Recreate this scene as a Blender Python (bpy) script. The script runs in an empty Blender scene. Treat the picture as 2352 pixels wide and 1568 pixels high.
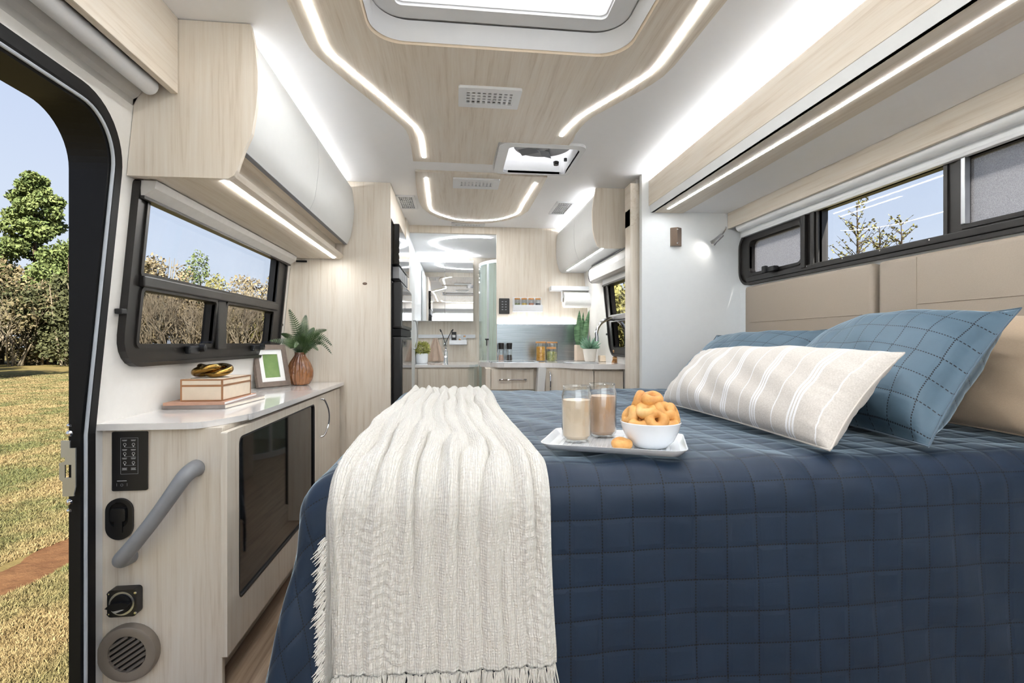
import bpy, bmesh, math, random
import numpy as np
from mathutils import Vector, Matrix
from mathutils.geometry import tessellate_polygon
random.seed(7); np.random.seed(7)
S = bpy.context.scene
COL = S.collection
# ---------------------------------------------------------------- camera
F, CX, CY, CZ = 1160.0, 1176.0, 786.0, 1.05
TH = math.atan(131/1160.0); SN, CS = math.sin(TH), math.cos(TH)
cam = bpy.data.objects.new('camera', bpy.data.cameras.new('camera')); COL.objects.link(cam)
cam.data.sensor_width = 36; cam.data.lens = F/2352*36; cam.data.clip_start = 0.02; cam.data.clip_end = 400
cam.data.shift_y = (CY-784)/2352
cam.location = (0, 0, CZ); cam.rotation_euler = (math.pi/2, 0, -TH)
S.camera = cam
# ---------------------------------------------------------------- colour management, world, sun
S.view_settings.view_transform = 'Standard'; S.view_settings.look = 'None'; S.view_settings.gamma = 1
S.view_settings.use_curve_mapping = False; S.view_settings.exposure = 1.56
LED_STRENGTH = 23.5
COVE_STRENGTH = 30.0
SKY_STRENGTH = 0.325
S.cycles.max_bounces = 7; S.cycles.diffuse_bounces = 4; S.cycles.glossy_bounces = 3
S.cycles.transmission_bounces = 6; S.cycles.transparent_max_bounces = 10; S.cycles.use_adaptive_sampling = True; S.cycles.adaptive_threshold = 0.08; S.cycles.adaptive_min_samples = 16
S.cycles.sample_clamp_indirect = 6.0
S.cycles.caustics_reflective = False; S.cycles.caustics_refractive = False
w = bpy.data.worlds.new('sky'); S.world = w; w.use_nodes = True
nt = w.node_tree; nt.nodes.clear()
o_ = nt.nodes.new('ShaderNodeOutputWorld'); bg = nt.nodes.new('ShaderNodeBackground')
tc = nt.nodes.new('ShaderNodeTexCoord'); sx = nt.nodes.new('ShaderNodeSeparateXYZ'); rp = nt.nodes.new('ShaderNodeValToRGB')
nt.links.new(tc.outputs['Generated'], sx.inputs[0]); nt.links.new(sx.outputs['Z'], rp.inputs[0])
rp.color_ramp.elements[0].position = 0.0; rp.color_ramp.elements[0].color = (0.82, 0.90, 1.0, 1)
rp.color_ramp.elements[1].position = 0.75; rp.color_ramp.elements[1].color = (0.42, 0.56, 0.92, 1)
nt.links.new(rp.outputs[0], bg.inputs[0]); bg.inputs[1].default_value = SKY_STRENGTH
nt.links.new(bg.outputs[0], o_.inputs[0])
sun = bpy.data.objects.new('sun', bpy.data.lights.new('sun', 'SUN')); COL.objects.link(sun)
sun.data.energy = 7.3; sun.data.angle = 0.01; sun.data.color = (1, 0.95, 0.87)
sun.rotation_euler = Vector((-0.17, 0.80, -0.56)).to_track_quat('-Z', 'Y').to_euler()

# ---------------------------------------------------------------- pixel -> place
def ray(px, py):
    u = (px-CX)/F; v = (CY-py)/F
    return Vector((SN+u*CS, CS-u*SN, v))
def at(px, py, X=None, Y=None, Z=None):
    d = ray(px, py)
    t = X/d.x if X is not None else (Y/d.y if Y is not None else (Z-CZ)/d.z)
    return Vector((t*d.x, t*d.y, CZ+t*d.z))
LS = 0.095
def wx(z): return -1.03 if z < 0.8 else -1.03+LS*(z-0.8)          # inner face of the left wall
def rx(z): return 1.17 if z < 0.8 else 1.17-LS*(z-0.8)            # inner face of the right kitchen wall
def at_wall(px, py, fn=wx, off=0.0):
    d = ray(px, py); t = fn(1.0)/d.x
    for _ in range(12): t = (fn(CZ+t*d.z)+off)/d.x
    return Vector((t*d.x, t*d.y, CZ+t*d.z))

# ---------------------------------------------------------------- materials
def srgb(r, g, b):
    f = lambda c: (c/255/12.92) if c/255 <= 0.04045 else ((c/255+0.055)/1.055)**2.4
    return (f(r), f(g), f(b), 1)
class N:
    def __init__(s, name):
        s.m = bpy.data.materials.new(name); s.m.use_nodes = True; s.t = s.m.node_tree
        s.b = s.t.nodes['Principled BSDF']; s.out = s.t.nodes['Material Output']
    def n(s, typ, **kw):
        x = s.t.nodes.new(typ)
        for k, v in kw.items():
            if hasattr(x, k): setattr(x, k, v)
        return x
    def l(s, a, b): s.t.links.new(a, b)
    def math(s, op, a, b=None, c=None):
        x = s.t.nodes.new('ShaderNodeMath'); x.operation = op
        for i, v in enumerate((a, b, c)):
            if v is None: continue
            if isinstance(v, (int, float)): x.inputs[i].default_value = v
            else: s.l(v, x.inputs[i])
        return x.outputs[0]
    def ramp(s, fac, *stops):
        r = s.t.nodes.new('ShaderNodeValToRGB'); e = r.color_ramp.elements
        while len(e) < len(stops): e.new(0.5)
        for i, (p, c) in enumerate(stops): e[i].position = p; e[i].color = c
        s.l(fac, r.inputs[0]); return r.outputs[0]
    def noise(s, scale, vec=None, detail=4, rough=0.6, map_scale=None, coord='Object'):
        x = s.t.nodes.new('ShaderNodeTexNoise'); x.inputs['Scale'].default_value = scale
        x.inputs['Detail'].default_value = detail; x.inputs['Roughness'].default_value = rough
        t = s.t.nodes.new('ShaderNodeTexCoord'); mp = s.t.nodes.new('ShaderNodeMapping')
        if map_scale: mp.inputs['Scale'].default_value = map_scale
        s.l(t.outputs[coord], mp.inputs[0]); s.l(mp.outputs[0], x.inputs[0])
        return x.outputs['Fac']
    def bump(s, h, strength=0.2, dist=0.01):
        x = s.t.nodes.new('ShaderNodeBump'); x.inputs['Strength'].default_value = strength
        x.inputs['Distance'].default_value = dist; s.l(h, x.inputs['Height']); s.l(x.outputs[0], s.b.inputs['Normal'])
    def mix(s, fac, a, b):
        x = s.t.nodes.new('ShaderNodeMix'); x.data_type = 'RGBA'
        if isinstance(fac, (int, float)): x.inputs[0].default_value = fac
        else: s.l(fac, x.inputs[0])
        for i, v in ((6, a), (7, b)):
            if isinstance(v, tuple): x.inputs[i].default_value = v
            else: s.l(v, x.inputs[i])
        return x.outputs[2]
    def p(s, **kw):
        for k, v in kw.items(): s.b.inputs[k.replace('_', ' ')].default_value = v
        return s
M = {}
def plain(name, col, rough=0.5, metal=0.0, spec=0.5, var=0.04, coat=0.0, sheen=0.0, bump=0.0, nscale=30):
    k = N(name); c = srgb(*col)
    f = k.noise(nscale, detail=3)
    lo = tuple(max(0, x*(1-var)) for x in c[:3])+(1,); hi = tuple(min(1, x*(1+var)) for x in c[:3])+(1,)
    k.l(k.ramp(f, (0.3, lo), (0.7, hi)), k.b.inputs['Base Color'])
    k.p(Roughness=rough, Metallic=metal, Coat_Weight=coat, Sheen_Weight=sheen)
    k.b.inputs['Specular IOR Level'].default_value = spec
    if bump: k.bump(f, bump, 0.003)
    M[name] = k.m; return k.m
def wood(name, axis, a=(226, 217, 204), b=(206, 192, 174), rough=0.45):
    k = N(name); ms = [22, 22, 22]; ms['XYZ'.index(axis)] = 0.9
    f1 = k.noise(2.2, map_scale=ms, detail=6, rough=0.65)
    ms2 = [90, 90, 90]; ms2['XYZ'.index(axis)] = 3
    f2 = k.noise(2.0, map_scale=ms2, detail=2)
    f = k.math('ADD', k.math('MULTIPLY', f1, 0.75), k.math('MULTIPLY', f2, 0.25))
    mid = tuple((x+y)/2+4 for x, y in zip(a, b))
    k.l(k.ramp(f, (0.36, srgb(*b)), (0.47, srgb(*mid)), (0.62, srgb(*a))), k.b.inputs['Base Color'])
    k.p(Roughness=rough); k.bump(f2, 0.06, 0.002); M[name] = k.m; return k.m
def emit(name, col, strength):
    k = N(name); k.p(Emission_Color=col, Emission_Strength=strength); k.b.inputs['Base Color'].default_value = (0.9, 0.9, 0.9, 1)
    M[name] = k.m; return k.m
def glass(name, col=(1, 1, 1, 1), rough=0.0, tint=None, spec_mix=1.0):
    # thin pane: transparent tint + fresnel gloss (real panes, light passes through)
    k = N(name); k.t.nodes.remove(k.b)
    tr = k.n('ShaderNodeBsdfTransparent'); gl = k.n('ShaderNodeBsdfGlossy'); mx = k.n('ShaderNodeMixShader'); lw = k.n('ShaderNodeLayerWeight')
    lw.inputs[0].default_value = 0.5; fre = k.math('ADD', 0.035, k.math('MULTIPLY', 0.9, k.math('POWER', lw.outputs['Facing'], 5.0))); gl.inputs['Roughness'].default_value = rough
    nz = k.noise(3.0)                                     # faint unevenness of the tint
    c0 = tint or (0.97, 0.98, 0.98, 1)
    k.l(k.ramp(nz, (0.3, c0), (0.7, tuple(min(1, x*1.02) for x in c0[:3])+(1,))), tr.inputs[0])
    k.l(k.math('MULTIPLY', fre, spec_mix), mx.inputs[0]); k.l(tr.outputs[0], mx.inputs[1]); k.l(gl.outputs[0], mx.inputs[2])
    k.l(mx.outputs[0], k.out.inputs[0]); M[name] = k.m; return k.m

wood('wood_z', 'Z'); wood('wood_y', 'Y'); wood('wood_x', 'X')
wood('floor_wood', 'Y', (168, 146, 124), (120, 98, 80), 0.4)
plain('ceiling_white', (246, 246, 247), 0.6, var=0.005); plain('wall_white', (228, 225, 220), 0.55, var=0.02)
plain('white_gloss', (212, 212, 210), 0.5, coat=0.0, var=0.01); plain('white_plastic', (225, 226, 228), 0.4, var=0.01)
plain('slide_white', (232, 234, 235), 0.35, var=0.01)
plain('worktop', (236, 233, 231), 0.12, coat=0.5, var=0.02); plain('black_frame', (34, 31, 29), 0.4, var=0.1); plain('black_metal', (12, 12, 14), 0.6, coat=0.0, spec=0.3, var=0.05)
plain('black_plastic', (24, 24, 26), 0.4, var=0.05); plain('black_glass', (5, 5, 6), 0.04, coat=0.0, var=0.02)
plain('rubber_grey', (128, 132, 138), 0.6); plain('seal_grey', (176, 182, 190), 0.5)
plain('steel', (196, 199, 203), 0.38, metal=1.0, var=0.03); plain('chrome', (215, 215, 218), 0.06, metal=1.0, var=0.01)
k = N('brushed_steel'); nz = k.noise(3, map_scale=(1.5, 1.5, 60), detail=4)
k.l(k.ramp(nz, (0.3, srgb(138, 146, 150)), (0.7, srgb(166, 172, 176))), k.b.inputs['Base Color']); k.p(Metallic=1.0, Roughness=0.26); M['brushed_steel'] = k.m
plain('taupe_leather', (160, 147, 133), 0.55, var=0.03, bump=0.1, nscale=260)
plain('grey_plastic', (142, 143, 146), 0.45); plain('vent_taupe', (140, 130, 120), 0.45, metal=0.2); plain('dark_hole', (20, 17, 15), 0.9)
plain('beige_fabric', (196, 178, 156), 0.85, sheen=0.3, bump=0.3, nscale=300); plain('brown_fabric', (110, 92, 78), 0.85, sheen=0.3, bump=0.3, nscale=300)
plain('linen_edge', (206, 199, 191), 0.9); plain('tan_fabric', (176, 154, 130), 0.85, sheen=0.3, bump=0.3, nscale=300); plain('blind_grey', (190, 187, 182), 0.6); plain('exterior_white', (225, 226, 228), 0.4)  # tan tone is the pillow beige with shade put into the colour
plain('porcelain', (236, 239, 243), 0.12, coat=0.5, var=0.01); plain('stone_pot', (222, 217, 208), 0.7, bump=0.2); plain('sand_pot', (206, 188, 170), 0.7, bump=0.2)
plain('brass', (150, 118, 62), 0.2, metal=1.0, var=0.25, nscale=18)
plain('paper_white', (243, 242, 240), 0.8, bump=0.2, nscale=200); plain('pages', (228, 220, 205), 0.8); plain('magazine_grey', (150, 140, 136), 0.6); plain('magazine_red', (190, 148, 126), 0.5)
plain('box_cream', (228, 212, 190), 0.6); plain('box_brass', (176, 128, 92), 0.35, metal=0.6); plain('frame_grey_wood', (122, 108, 98), 0.55, var=0.12, nscale=60)
plain('cork', (190, 140, 88), 0.7, var=0.1, nscale=90); plain('brush_wood', (196, 150, 96), 0.5, var=0.08); plain('board_wood', (232, 214, 190), 0.5)
plain('towel_taupe', (176, 154, 136), 0.9, sheen=0.4); plain('print_white', (200, 200, 198), 0.5)
emit('led', (0.93, 0.97, 1.0, 1), LED_STRENGTH); emit('led_cove', (0.94, 0.97, 1.0, 1), COVE_STRENGTH); emit('lamp_bulb', (1, 0.95, 0.86, 1), 40)
glass('clear_glass', spec_mix=2.2); glass('window_clear', tint=(0.95, 0.965, 0.98, 1), spec_mix=0.45); glass('window_tint', tint=(0.66, 0.66, 0.67, 1), spec_mix=0.5); glass('shower_glass', tint=(0.88, 0.98, 0.985, 1), rough=0.02)
k = N('insect_screen'); nz = k.noise(420, detail=2, rough=0.8)
k.l(k.ramp(nz, (0.35, (0.10, 0.10, 0.11, 1)), (0.65, (0.42, 0.42, 0.45, 1))), k.b.inputs['Base Color']); k.p(Roughness=0.6)
tl = k.n('ShaderNodeBsdfTranslucent'); k.l(k.ramp(nz, (0.35, (0.34, 0.34, 0.36, 1)), (0.65, (0.62, 0.62, 0.66, 1))), tl.inputs[0])
mx = k.n('ShaderNodeMixShader'); mx.inputs[0].default_value = 0.6; k.l(k.b.outputs[0], mx.inputs[1]); k.l(tl.outputs[0], mx.inputs[2]); tp = k.n('ShaderNodeBsdfTransparent'); m3 = k.n('ShaderNodeMixShader'); m3.inputs[0].default_value = 0.28; k.l(mx.outputs[0], m3.inputs[1]); k.l(tp.outputs[0], m3.inputs[2]); k.l(m3.outputs[0], k.out.inputs[0]); M['insect_screen'] = k.m
k = N('fill_blind_cloth'); tl = k.n('ShaderNodeBsdfTranslucent'); nz = k.noise(300, detail=2)
k.l(k.ramp(nz, (0.3, (0.88, 0.92, 0.96, 1)), (0.7, (0.90, 0.94, 0.98, 1))), tl.inputs[0]); mx = k.n('ShaderNodeMixShader'); mx.inputs[0].default_value = 0.85  # cloth of the added rear blind, lets sun through as soft fill
k.p(Roughness=0.8); k.l(k.b.outputs[0], mx.inputs[1]); k.l(tl.outputs[0], mx.inputs[2]); k.l(mx.outputs[0], k.out.inputs[0]); M['fill_blind_cloth'] = k.m
k = N('skylight_dome'); tl = k.n('ShaderNodeBsdfTranslucent'); nz = k.noise(5)
k.l(k.ramp(nz, (0.3, (0.93, 0.94, 0.95, 1)), (0.7, (0.96, 0.96, 0.96, 1))), tl.inputs[0]); mx = k.n('ShaderNodeMixShader'); mx.inputs[0].default_value = 0.85
k.p(Roughness=0.3); k.l(k.b.outputs[0], mx.inputs[1]); k.l(tl.outputs[0], mx.inputs[2]); k.l(mx.outputs[0], k.out.inputs[0]); M['skylight_dome'] = k.m

# ---------------------------------------------------------------- mesh helpers
def add(name, V, Fc, mat, parent=None, smooth=False, mats=None, mi=None, uv=None, angle=None):
    off = Vector(parent['_o']) if parent is not None and '_o' in parent else Vector((0, 0, 0))
    me = bpy.data.meshes.new(name)
    me.from_pydata([tuple(Vector(v)-off) for v in V], [], Fc)
    for mm in (mats or [mat]): me.materials.append(M[mm])
    if mi is not None: me.polygons.foreach_set('material_index', mi)
    if smooth: me.polygons.foreach_set('use_smooth', [True]*len(me.polygons))
    if uv is not None:
        ul = me.uv_layers.new(name='UVMap')
        li = np.empty(len(me.loops), dtype=np.int32); me.loops.foreach_get('vertex_index', li)
        ul.data.foreach_set('uv', np.asarray(uv, dtype=np.float32)[li].ravel())
    me.update()
    o = bpy.data.objects.new(name, me); COL.objects.link(o)
    if angle is not None: me.set_sharp_from_angle(angle=math.radians(angle))
    if parent is not None:
        o.parent = parent
        if '_o' in parent: o['_o'] = list(off)
    return o
def thing(name, label, cat, loc, group=None):
    o = bpy.data.objects.new(name, None); COL.objects.link(o); o.location = loc; o.empty_display_size = 0.05
    o['label'] = label; o['category'] = cat; o['_o'] = list(loc)
    if group: o['group'] = group
    return o
def tag(o, label, cat, group=None):
    o['label'] = label; o['category'] = cat
    if group: o['group'] = group
    return o
def struct(o): o['kind'] = 'structure'; return o
class MB:
    def __init__(s): s.V = []; s.F = []
    def add(s, V, Fc):
        n = len(s.V); s.V += [tuple(v) for v in V]; s.F += [tuple(i+n for i in f) for f in Fc]; return s
    def box(s, x0, x1, y0, y1, z0, z1, b=0.0):
        bm = bmesh.new(); bmesh.ops.create_cube(bm, size=1)
        for v in bm.verts: v.co = Vector(((x0+x1)/2+v.co.x*(x1-x0), (y0+y1)/2+v.co.y*(y1-y0), (z0+z1)/2+v.co.z*(z1-z0)))
        if b > 0: bmesh.ops.bevel(bm, geom=bm.edges[:], offset=min(b, 0.45*min(abs(x1-x0), abs(y1-y0), abs(z1-z0))), segments=2, affect='EDGES', profile=0.6)
        bm.verts.index_update(); s.add([v.co.copy() for v in bm.verts], [[v.index for v in f.verts] for f in bm.faces]); bm.free(); return s
    def obox(s, mtx, sx, sy, sz, b=0.0):
        t = MB().box(-sx/2, sx/2, -sy/2, sy/2, -sz/2, sz/2, b); return s.add([mtx @ Vector(v) for v in t.V], t.F)
    def lathe(s, prof, c=(0, 0, 0), n=32, mtx=None):
        V = []; Fc = []; c = Vector(c)
        for r, z in prof:
            for i in range(n):
                a = 2*math.pi*i/n; v = Vector((r*math.cos(a), r*math.sin(a), z)); V.append((mtx @ v if mtx else v)+c)
        for j in range(len(prof)-1):
            for i in range(n):
                k2 = (i+1) % n; Fc.append((j*n+i, j*n+k2, (j+1)*n+k2, (j+1)*n+i))
        if prof[0][0] > 1e-6: Fc.append(tuple(range(n-1, -1, -1)))
        if prof[-1][0] > 1e-6: Fc.append(tuple((len(prof)-1)*n+i for i in range(n)))
        return s.add(V, Fc)
    def tube(s, pts, r, n=10, cap=True, flat=1.0, up=(0, 0, 1)):
        pts = [Vector(p) for p in pts]; V = []; Fc = []; prev = None
        for j, p in enumerate(pts):
            d = (pts[min(j+1, len(pts)-1)]-pts[max(j-1, 0)]).normalized()
            a = Vector(up) if abs(d.dot(Vector(up))) < 0.95 else Vector((1, 0, 0))
            if prev is not None: a = prev
            e1 = (a-d*a.dot(d)).normalized(); e2 = d.cross(e1); prev = e1
            rr = r[j] if hasattr(r, '__len__') else r
            for i in range(n):
                q = 2*math.pi*i/n; V.append(p+e1*(math.cos(q)*rr*flat)+e2*(math.sin(q)*rr))
        for j in range(len(pts)-1):
            for i in range(n):
                k2 = (i+1) % n; Fc.append((j*n+i, j*n+k2, (j+1)*n+k2, (j+1)*n+i))
        if cap: Fc.append(tuple(range(n-1, -1, -1))); Fc.append(tuple((len(pts)-1)*n+i for i in range(n)))
        return s.add(V, Fc)
    def prism(s, outer, fn, w0, w1, holes=()):
        # outline (u,v) with optional holes, extruded along w through fn(u,v,w)
        loops = [list(outer)]+[list(h) for h in holes]; flat = [p for lp in loops for p in lp]; n = len(flat)
        V = [fn(u, v, w0) for u, v in flat]+[fn(u, v, w1) for u, v in flat]; Fc = []
        tris = tessellate_polygon([[Vector((u, v, 0)) for u, v in lp] for lp in loops])
        for a, b, c in tris: Fc.append((a, b, c)); Fc.append((c+n, b+n, a+n))
        st = 0
        for lp in loops:
            m = len(lp)
            for i in range(m): a = st+i; b = st+(i+1) % m; Fc.append((a, b, b+n, a+n))
            st += m
        bm = bmesh.new(); vs = [bm.verts.new(v) for v in V]
        for f in Fc:
            try: bm.faces.new([vs[i] for i in f])
            except ValueError: pass
        bmesh.ops.recalc_face_normals(bm, faces=bm.faces[:]); bm.verts.index_update()
        s.add([v.co.copy() for v in bm.verts], [[v.index for v in f.verts] for f in bm.faces]); bm.free(); return s
    def ring(s, outer, inner, fn, w0, w1):
        n = len(outer); V = [fn(*p, w0) for p in outer]+[fn(*p, w1) for p in outer]+[fn(*p, w0) for p in inner]+[fn(*p, w1) for p in inner]; Fc = []
        for i in range(n):
            j = (i+1) % n
            Fc += [(n+i, n+j, 3*n+j, 3*n+i), (i, j, n+j, n+i), (2*n+j, 2*n+i, 3*n+i, 3*n+j), (j, i, 2*n+i, 2*n+j)]
        return s.add(V, Fc)
    def grid(s, nu, nv, fn):
        V = [fn(i/(nu-1), j/(nv-1)) for j in range(nv) for i in range(nu)]
        return s.add(V, [(j*nu+i, j*nu+i+1, (j+1)*nu+i+1, (j+1)*nu+i) for j in range(nv-1) for i in range(nu-1)])
    def mk(s, name, mat, parent=None, smooth=False, **kw):
        if smooth and 'angle' not in kw: kw['angle'] = 35
        return add(name, s.V, s.F, mat, parent, smooth, **kw)
def rrect(u0, u1, v0, v1, r, n=6):
    rs = r if hasattr(r, '__len__') else (r, r, r, r)              # corners: (u1,v0) (u1,v1) (u0,v1) (u0,v0)
    out = []
    for (cu, cv, a0), q in zip(((u1, v0, -90), (u1, v1, 0), (u0, v1, 90), (u0, v0, 180)), rs):
        q = max(q, 1e-4); x = cu-q if cu == u1 else cu+q; y = cv+q if cv == v0 else cv-q
        for i in range(n+1): a = math.radians(a0+90*i/n); out.append((x+q*math.cos(a), y+q*math.sin(a)))
    return out
def smooth_path(pts, n=8, closed=False):
    # Catmull-Rom through the points
    P = [Vector(p) for p in pts]; out = []; m = len(P)
    for i in range(m if closed else m-1):
        g = (lambda k: P[k % m]) if closed else (lambda k: P[max(0, min(m-1, k))])
        p0, p1, p2, p3 = g(i-1), g(i), g(i+1), g(i+2)
        for j in range(n):
            t = j/n
            out.append(0.5*((2*p1)+(p2-p0)*t+(2*p0-5*p1+4*p2-p3)*t*t+(3*p1-p0-3*p2+p3)*t**3))
    if not closed: out.append(P[-1])
    return out
XY = lambda z: (lambda u, v, w: (u, v, z+w))
def dup(root, loc, label=None, rotz=None):
    r = root.copy(); COL.objects.link(r); r.location = loc
    if label: r['label'] = label
    if rotz is not None: r.rotation_euler[2] = rotz
    for ch in list(root.children):
        c = ch.copy(); COL.objects.link(c); c.parent = r
        for g in list(ch.children):
            d = g.copy(); COL.objects.link(d); d.parent = c
    return r
# ================================================================ SETTING
ZC = 2.01                       # ceiling
YB = 4.2                        # partition to the washroom
YR = -0.9                       # rear wall behind the camera
SE, SX, SZ = 2.78, 1.655, 1.80  # slide-out: end wall Y, outer wall X, ceiling Z
BX = 1.10                       # fascia of the slide-out opening
fl = struct(MB().box(-1.05, 1.72, YR, 6.0, -0.06, 0.0).mk('floor', 'floor_wood'))
SKY = rrect(-0.26, 0.56, 0.86, 1.63, 0.10, 8)
FANO = rrect(0.255, 0.622, 2.423, 2.807, 0.03, 4)
ceil = struct(MB().prism([(-1.02, YR), (1.72, YR), (1.72, 6.0), (-1.02, 6.0)], XY(ZC), 0, 0.05, [SKY, FANO]).mk('ceiling', 'ceiling_white'))
# left wall: upright to z=0.8, leaning in above it; notch for the door, hole for the window
LW = lambda d0=0.0: (lambda u, v, w: (wx(v)-w, u, v))
DY0, DY1, DZ = 0.45, 1.505, 1.655       # clear door opening
r = 0.13
WG = 0.03
arc = [(DY1-r+(r+WG)*math.cos(a), DZ-r+(r+WG)*math.sin(a)) for a in [math.radians(90*i/8) for i in range(9)]]
arc0 = [(DY0+r-(r+WG)*math.cos(a), DZ-r+(r+WG)*math.sin(a)) for a in [math.radians(90*i/8) for i in range(9)]]
m = MB()
m.prism([(YR, 0), (DY0-WG, 0), (DY0-WG, 0.8), (YR, 0.8)], LW(), 0, 0.018).prism([(DY1+WG, 0), (6.0, 0), (6.0, 0.8), (DY1+WG, 0.8)], LW(), 0, 0.018)
m.prism([(YR, 0.8), (DY0-WG, 0.8)]+arc0+arc[::-1]+[(DY1+WG, 0.8), (6.0, 0.8), (6.0, ZC), (YR, ZC)], LW(), 0, 0.018, [rrect(1.67, 2.93, 1.005, 1.53, 0.05)])
wl = struct(m.mk('wall_left', 'wall_white'))
# right kitchen wall, leaning, with its window hole
RW = lambda u, v, w: (rx(v)+w, u, v)
KW = rrect(3.02, 3.60, 0.99, 1.47, 0.06)
m = MB().prism([(SE+0.09, 0), (6.0, 0), (6.0, 0.8), (SE+0.09, 0.8)], RW, 0, 0.045).prism([(SE+0.09, 0.8), (6.0, 0.8), (6.0, ZC), (SE+0.09, ZC)], RW, 0, 0.045, [KW])
struct(m.mk('wall_right', 'wall_white'))
# slide-out box: end wall, outer wall with long window, ceiling, near end wall
struct(MB().box(1.06, SX+0.05, SE, SE+0.04, 0.0, ZC).mk('wall_slide_end', 'slide_white'))
OW = lambda u, v, w: (SX+w, u, v)
SWH = rrect(0.42, 2.73, 1.39, 1.66, 0.05)
struct(MB().prism([(YR, 0), (SE, 0), (SE, ZC), (YR, ZC)], OW, 0, 0.045, [SWH]).mk('wall_slide_outer', 'slide_white'))
struct(MB().box(1.30, SX, YR, SE, SZ, SZ+0.03).mk('ceiling_slide', 'ceiling_white'))
RWH = rrect(-0.55, 1.25, 0.95, 1.80, 0.08)
struct(MB().prism([(-1.06, 0), (SX+0.05, 0), (SX+0.05, ZC+0.05), (-1.06, ZC+0.05)], lambda u, v, w: (u, YR-w, v), 0, 0.05, [RWH]).mk('wall_rear', 'wall_white'))
RV = lambda u, v, w: (u, YR-w, v)
w4 = struct(MB().ring(rrect(-0.60, 1.30, 0.90, 1.85, 0.11), rrect(-0.53, 1.23, 0.97, 1.78, 0.07), RV, -0.02, 0.03).mk('added_rear_window', 'black_frame'))  # unseen rear window, added so its sunlit blind brightens the near half
MB().prism(rrect(-0.55, 1.25, 0.95, 1.80, 0.08), RV, 0.03, 0.034).mk('pane', 'window_clear', w4)
t = thing('window_blind', 'white translucent blind over the unseen rear window, added as soft fill light', 'blind', (0.35, YR, 0.95))
MB().prism(rrect(-0.595, 1.295, 0.905, 1.845, 0.06), RV, -0.026, -0.024).mk('cloth', 'fill_blind_cloth', t)
MB().box(-0.60, 1.30, YR+0.022, YR+0.034, 0.895, 0.915, 0.003).mk('bottom_bar', 'white_plastic', t)
# partition with the washroom doorway
DX0, DX1, DTOP = -0.372, 0.345, 1.952
struct(MB().prism([(-0.43, 0.0), (DX0, 0.0), (DX0, DTOP), (DX1, DTOP), (DX1, 0.0), (1.2, 0.0), (1.2, ZC), (-0.43, ZC)], lambda u, v, w: (u, YB+w, v), 0, 0.035).mk('wall_partition', 'wood_z'))
struct(MB().box(-1.0, 1.2, 5.75, 5.8, 0, ZC).mk('wall_washroom_back', 'wood_z'))
struct(MB().box(-0.46, -0.41, YB+0.035, 5.75, 0, ZC).mk('wall_washroom_left', 'slide_white'))
struct(MB().box(0.80, 0.84, YB+0.035, 5.75, 0, ZC).mk('wall_washroom_right', 'slide_white'))
# wood panels on the ceiling (children of the ceiling), 1.2 cm proud
PZ = ZC-0.012
def cp(px, py, z=PZ): p = at(px, py, Z=z); return (p.x, p.y)
L_ = [(-0.464, -0.88), (-0.464, 1.20)]+[cp(*q) for q in ((658, 0), (681, 50), (699, 90), (712, 112), (730, 131), (800, 190), (905, 273), (922, 287), (933, 300), (940, 316), (945, 340), (949, 370))]
R_ = [cp(1130, 379), cp(1137, 390), (0.225, 2.385), (0.545, 2.385)]+[cp(*q) for q in ((1316, 324), (1322, 308), (1334, 293), (1345, 281), (1362, 268), (1430, 231), (1480, 204), (1500, 192), (1523, 176), (1550, 150))]+[(0.751, 1.20), (0.751, -0.88)]
def clean(pts, rad=0.0): return [tuple(p) for p in pts]
R_ = [(0.200, 2.69), (0.205, 2.385)]+[p for p in R_[3:]]
SKYH = rrect(-0.262, 0.562, 0.858, 1.632, 0.10, 8)
MB().prism(L_+R_, XY(PZ), 0, 0.012, [SKYH]).mk('wood_panel', 'wood_y', ceil)
P2 = [cp(*q) for q in ((954, 394), (955, 420), (958, 445), (962, 462), (970, 478), (987, 491), (1010, 502), (1046, 511), (1094, 514), (1130, 512), (1166, 506), (1195, 496), (1213, 485), (1225, 465), (1238, 443), (1257, 407))]
MB().prism(P2, XY(PZ), 0, 0.012).mk('wood_panel', 'wood_y', ceil)
# skylight
SKC = (0.15, 1.25, ZC)
t = thing('skylight', 'large rectangular roof skylight with white moulded frame in the wood ceiling panel', 'skylight', SKC)
def loft(rings):
    m = MB(); n = len(rings[0][0]); V = []
    for o, z in rings: V += [(u, v, z) for u, v in o]
    return m.add(V, [(j*n+i, j*n+(i+1) % n, (j+1)*n+(i+1) % n, (j+1)*n+i) for j in range(len(rings)-1) for i in range(n)])
loft([(SKYH, PZ-0.002), (rrect(-0.255, 0.555, 0.865, 1.625, 0.10, 8), PZ+0.008)]).mk('wood_edge', 'board_wood', t)
loft([(rrect(-0.255, 0.555, 0.865, 1.625, 0.10, 8), PZ+0.004), (rrect(-0.25, 0.548, 0.873, 1.617, 0.10, 8), PZ+0.016), (rrect(-0.245, 0.54, 0.885, 1.60, 0.10, 8), 2.046), (rrect(-0.242, 0.537, 0.888, 1.597, 0.10, 8), 2.052)]).mk('flange', 'white_plastic', t, smooth=True)
bf = MB().ring(rrect(-0.243, 0.534, 0.893, 1.592, 0.09, 8), rrect(-0.176, 0.468, 0.955, 1.533, 0.02, 8), XY(2.055), 0, 0.03).mk('blind_frame', 'white_plastic', t)
MB().ring(rrect(-0.176, 0.468, 0.955, 1.533, 0.02, 8), rrect(-0.172, 0.464, 0.96, 1.529, 0.02, 8), XY(2.055), 0.01, 0.09).mk('inner_lining', 'white_plastic', t)
MB().prism(rrect(-0.23, 0.52, 0.90, 1.585, 0.06, 8), XY(2.145), 0, 0.008).mk('dome', 'skylight_dome', t)
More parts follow.
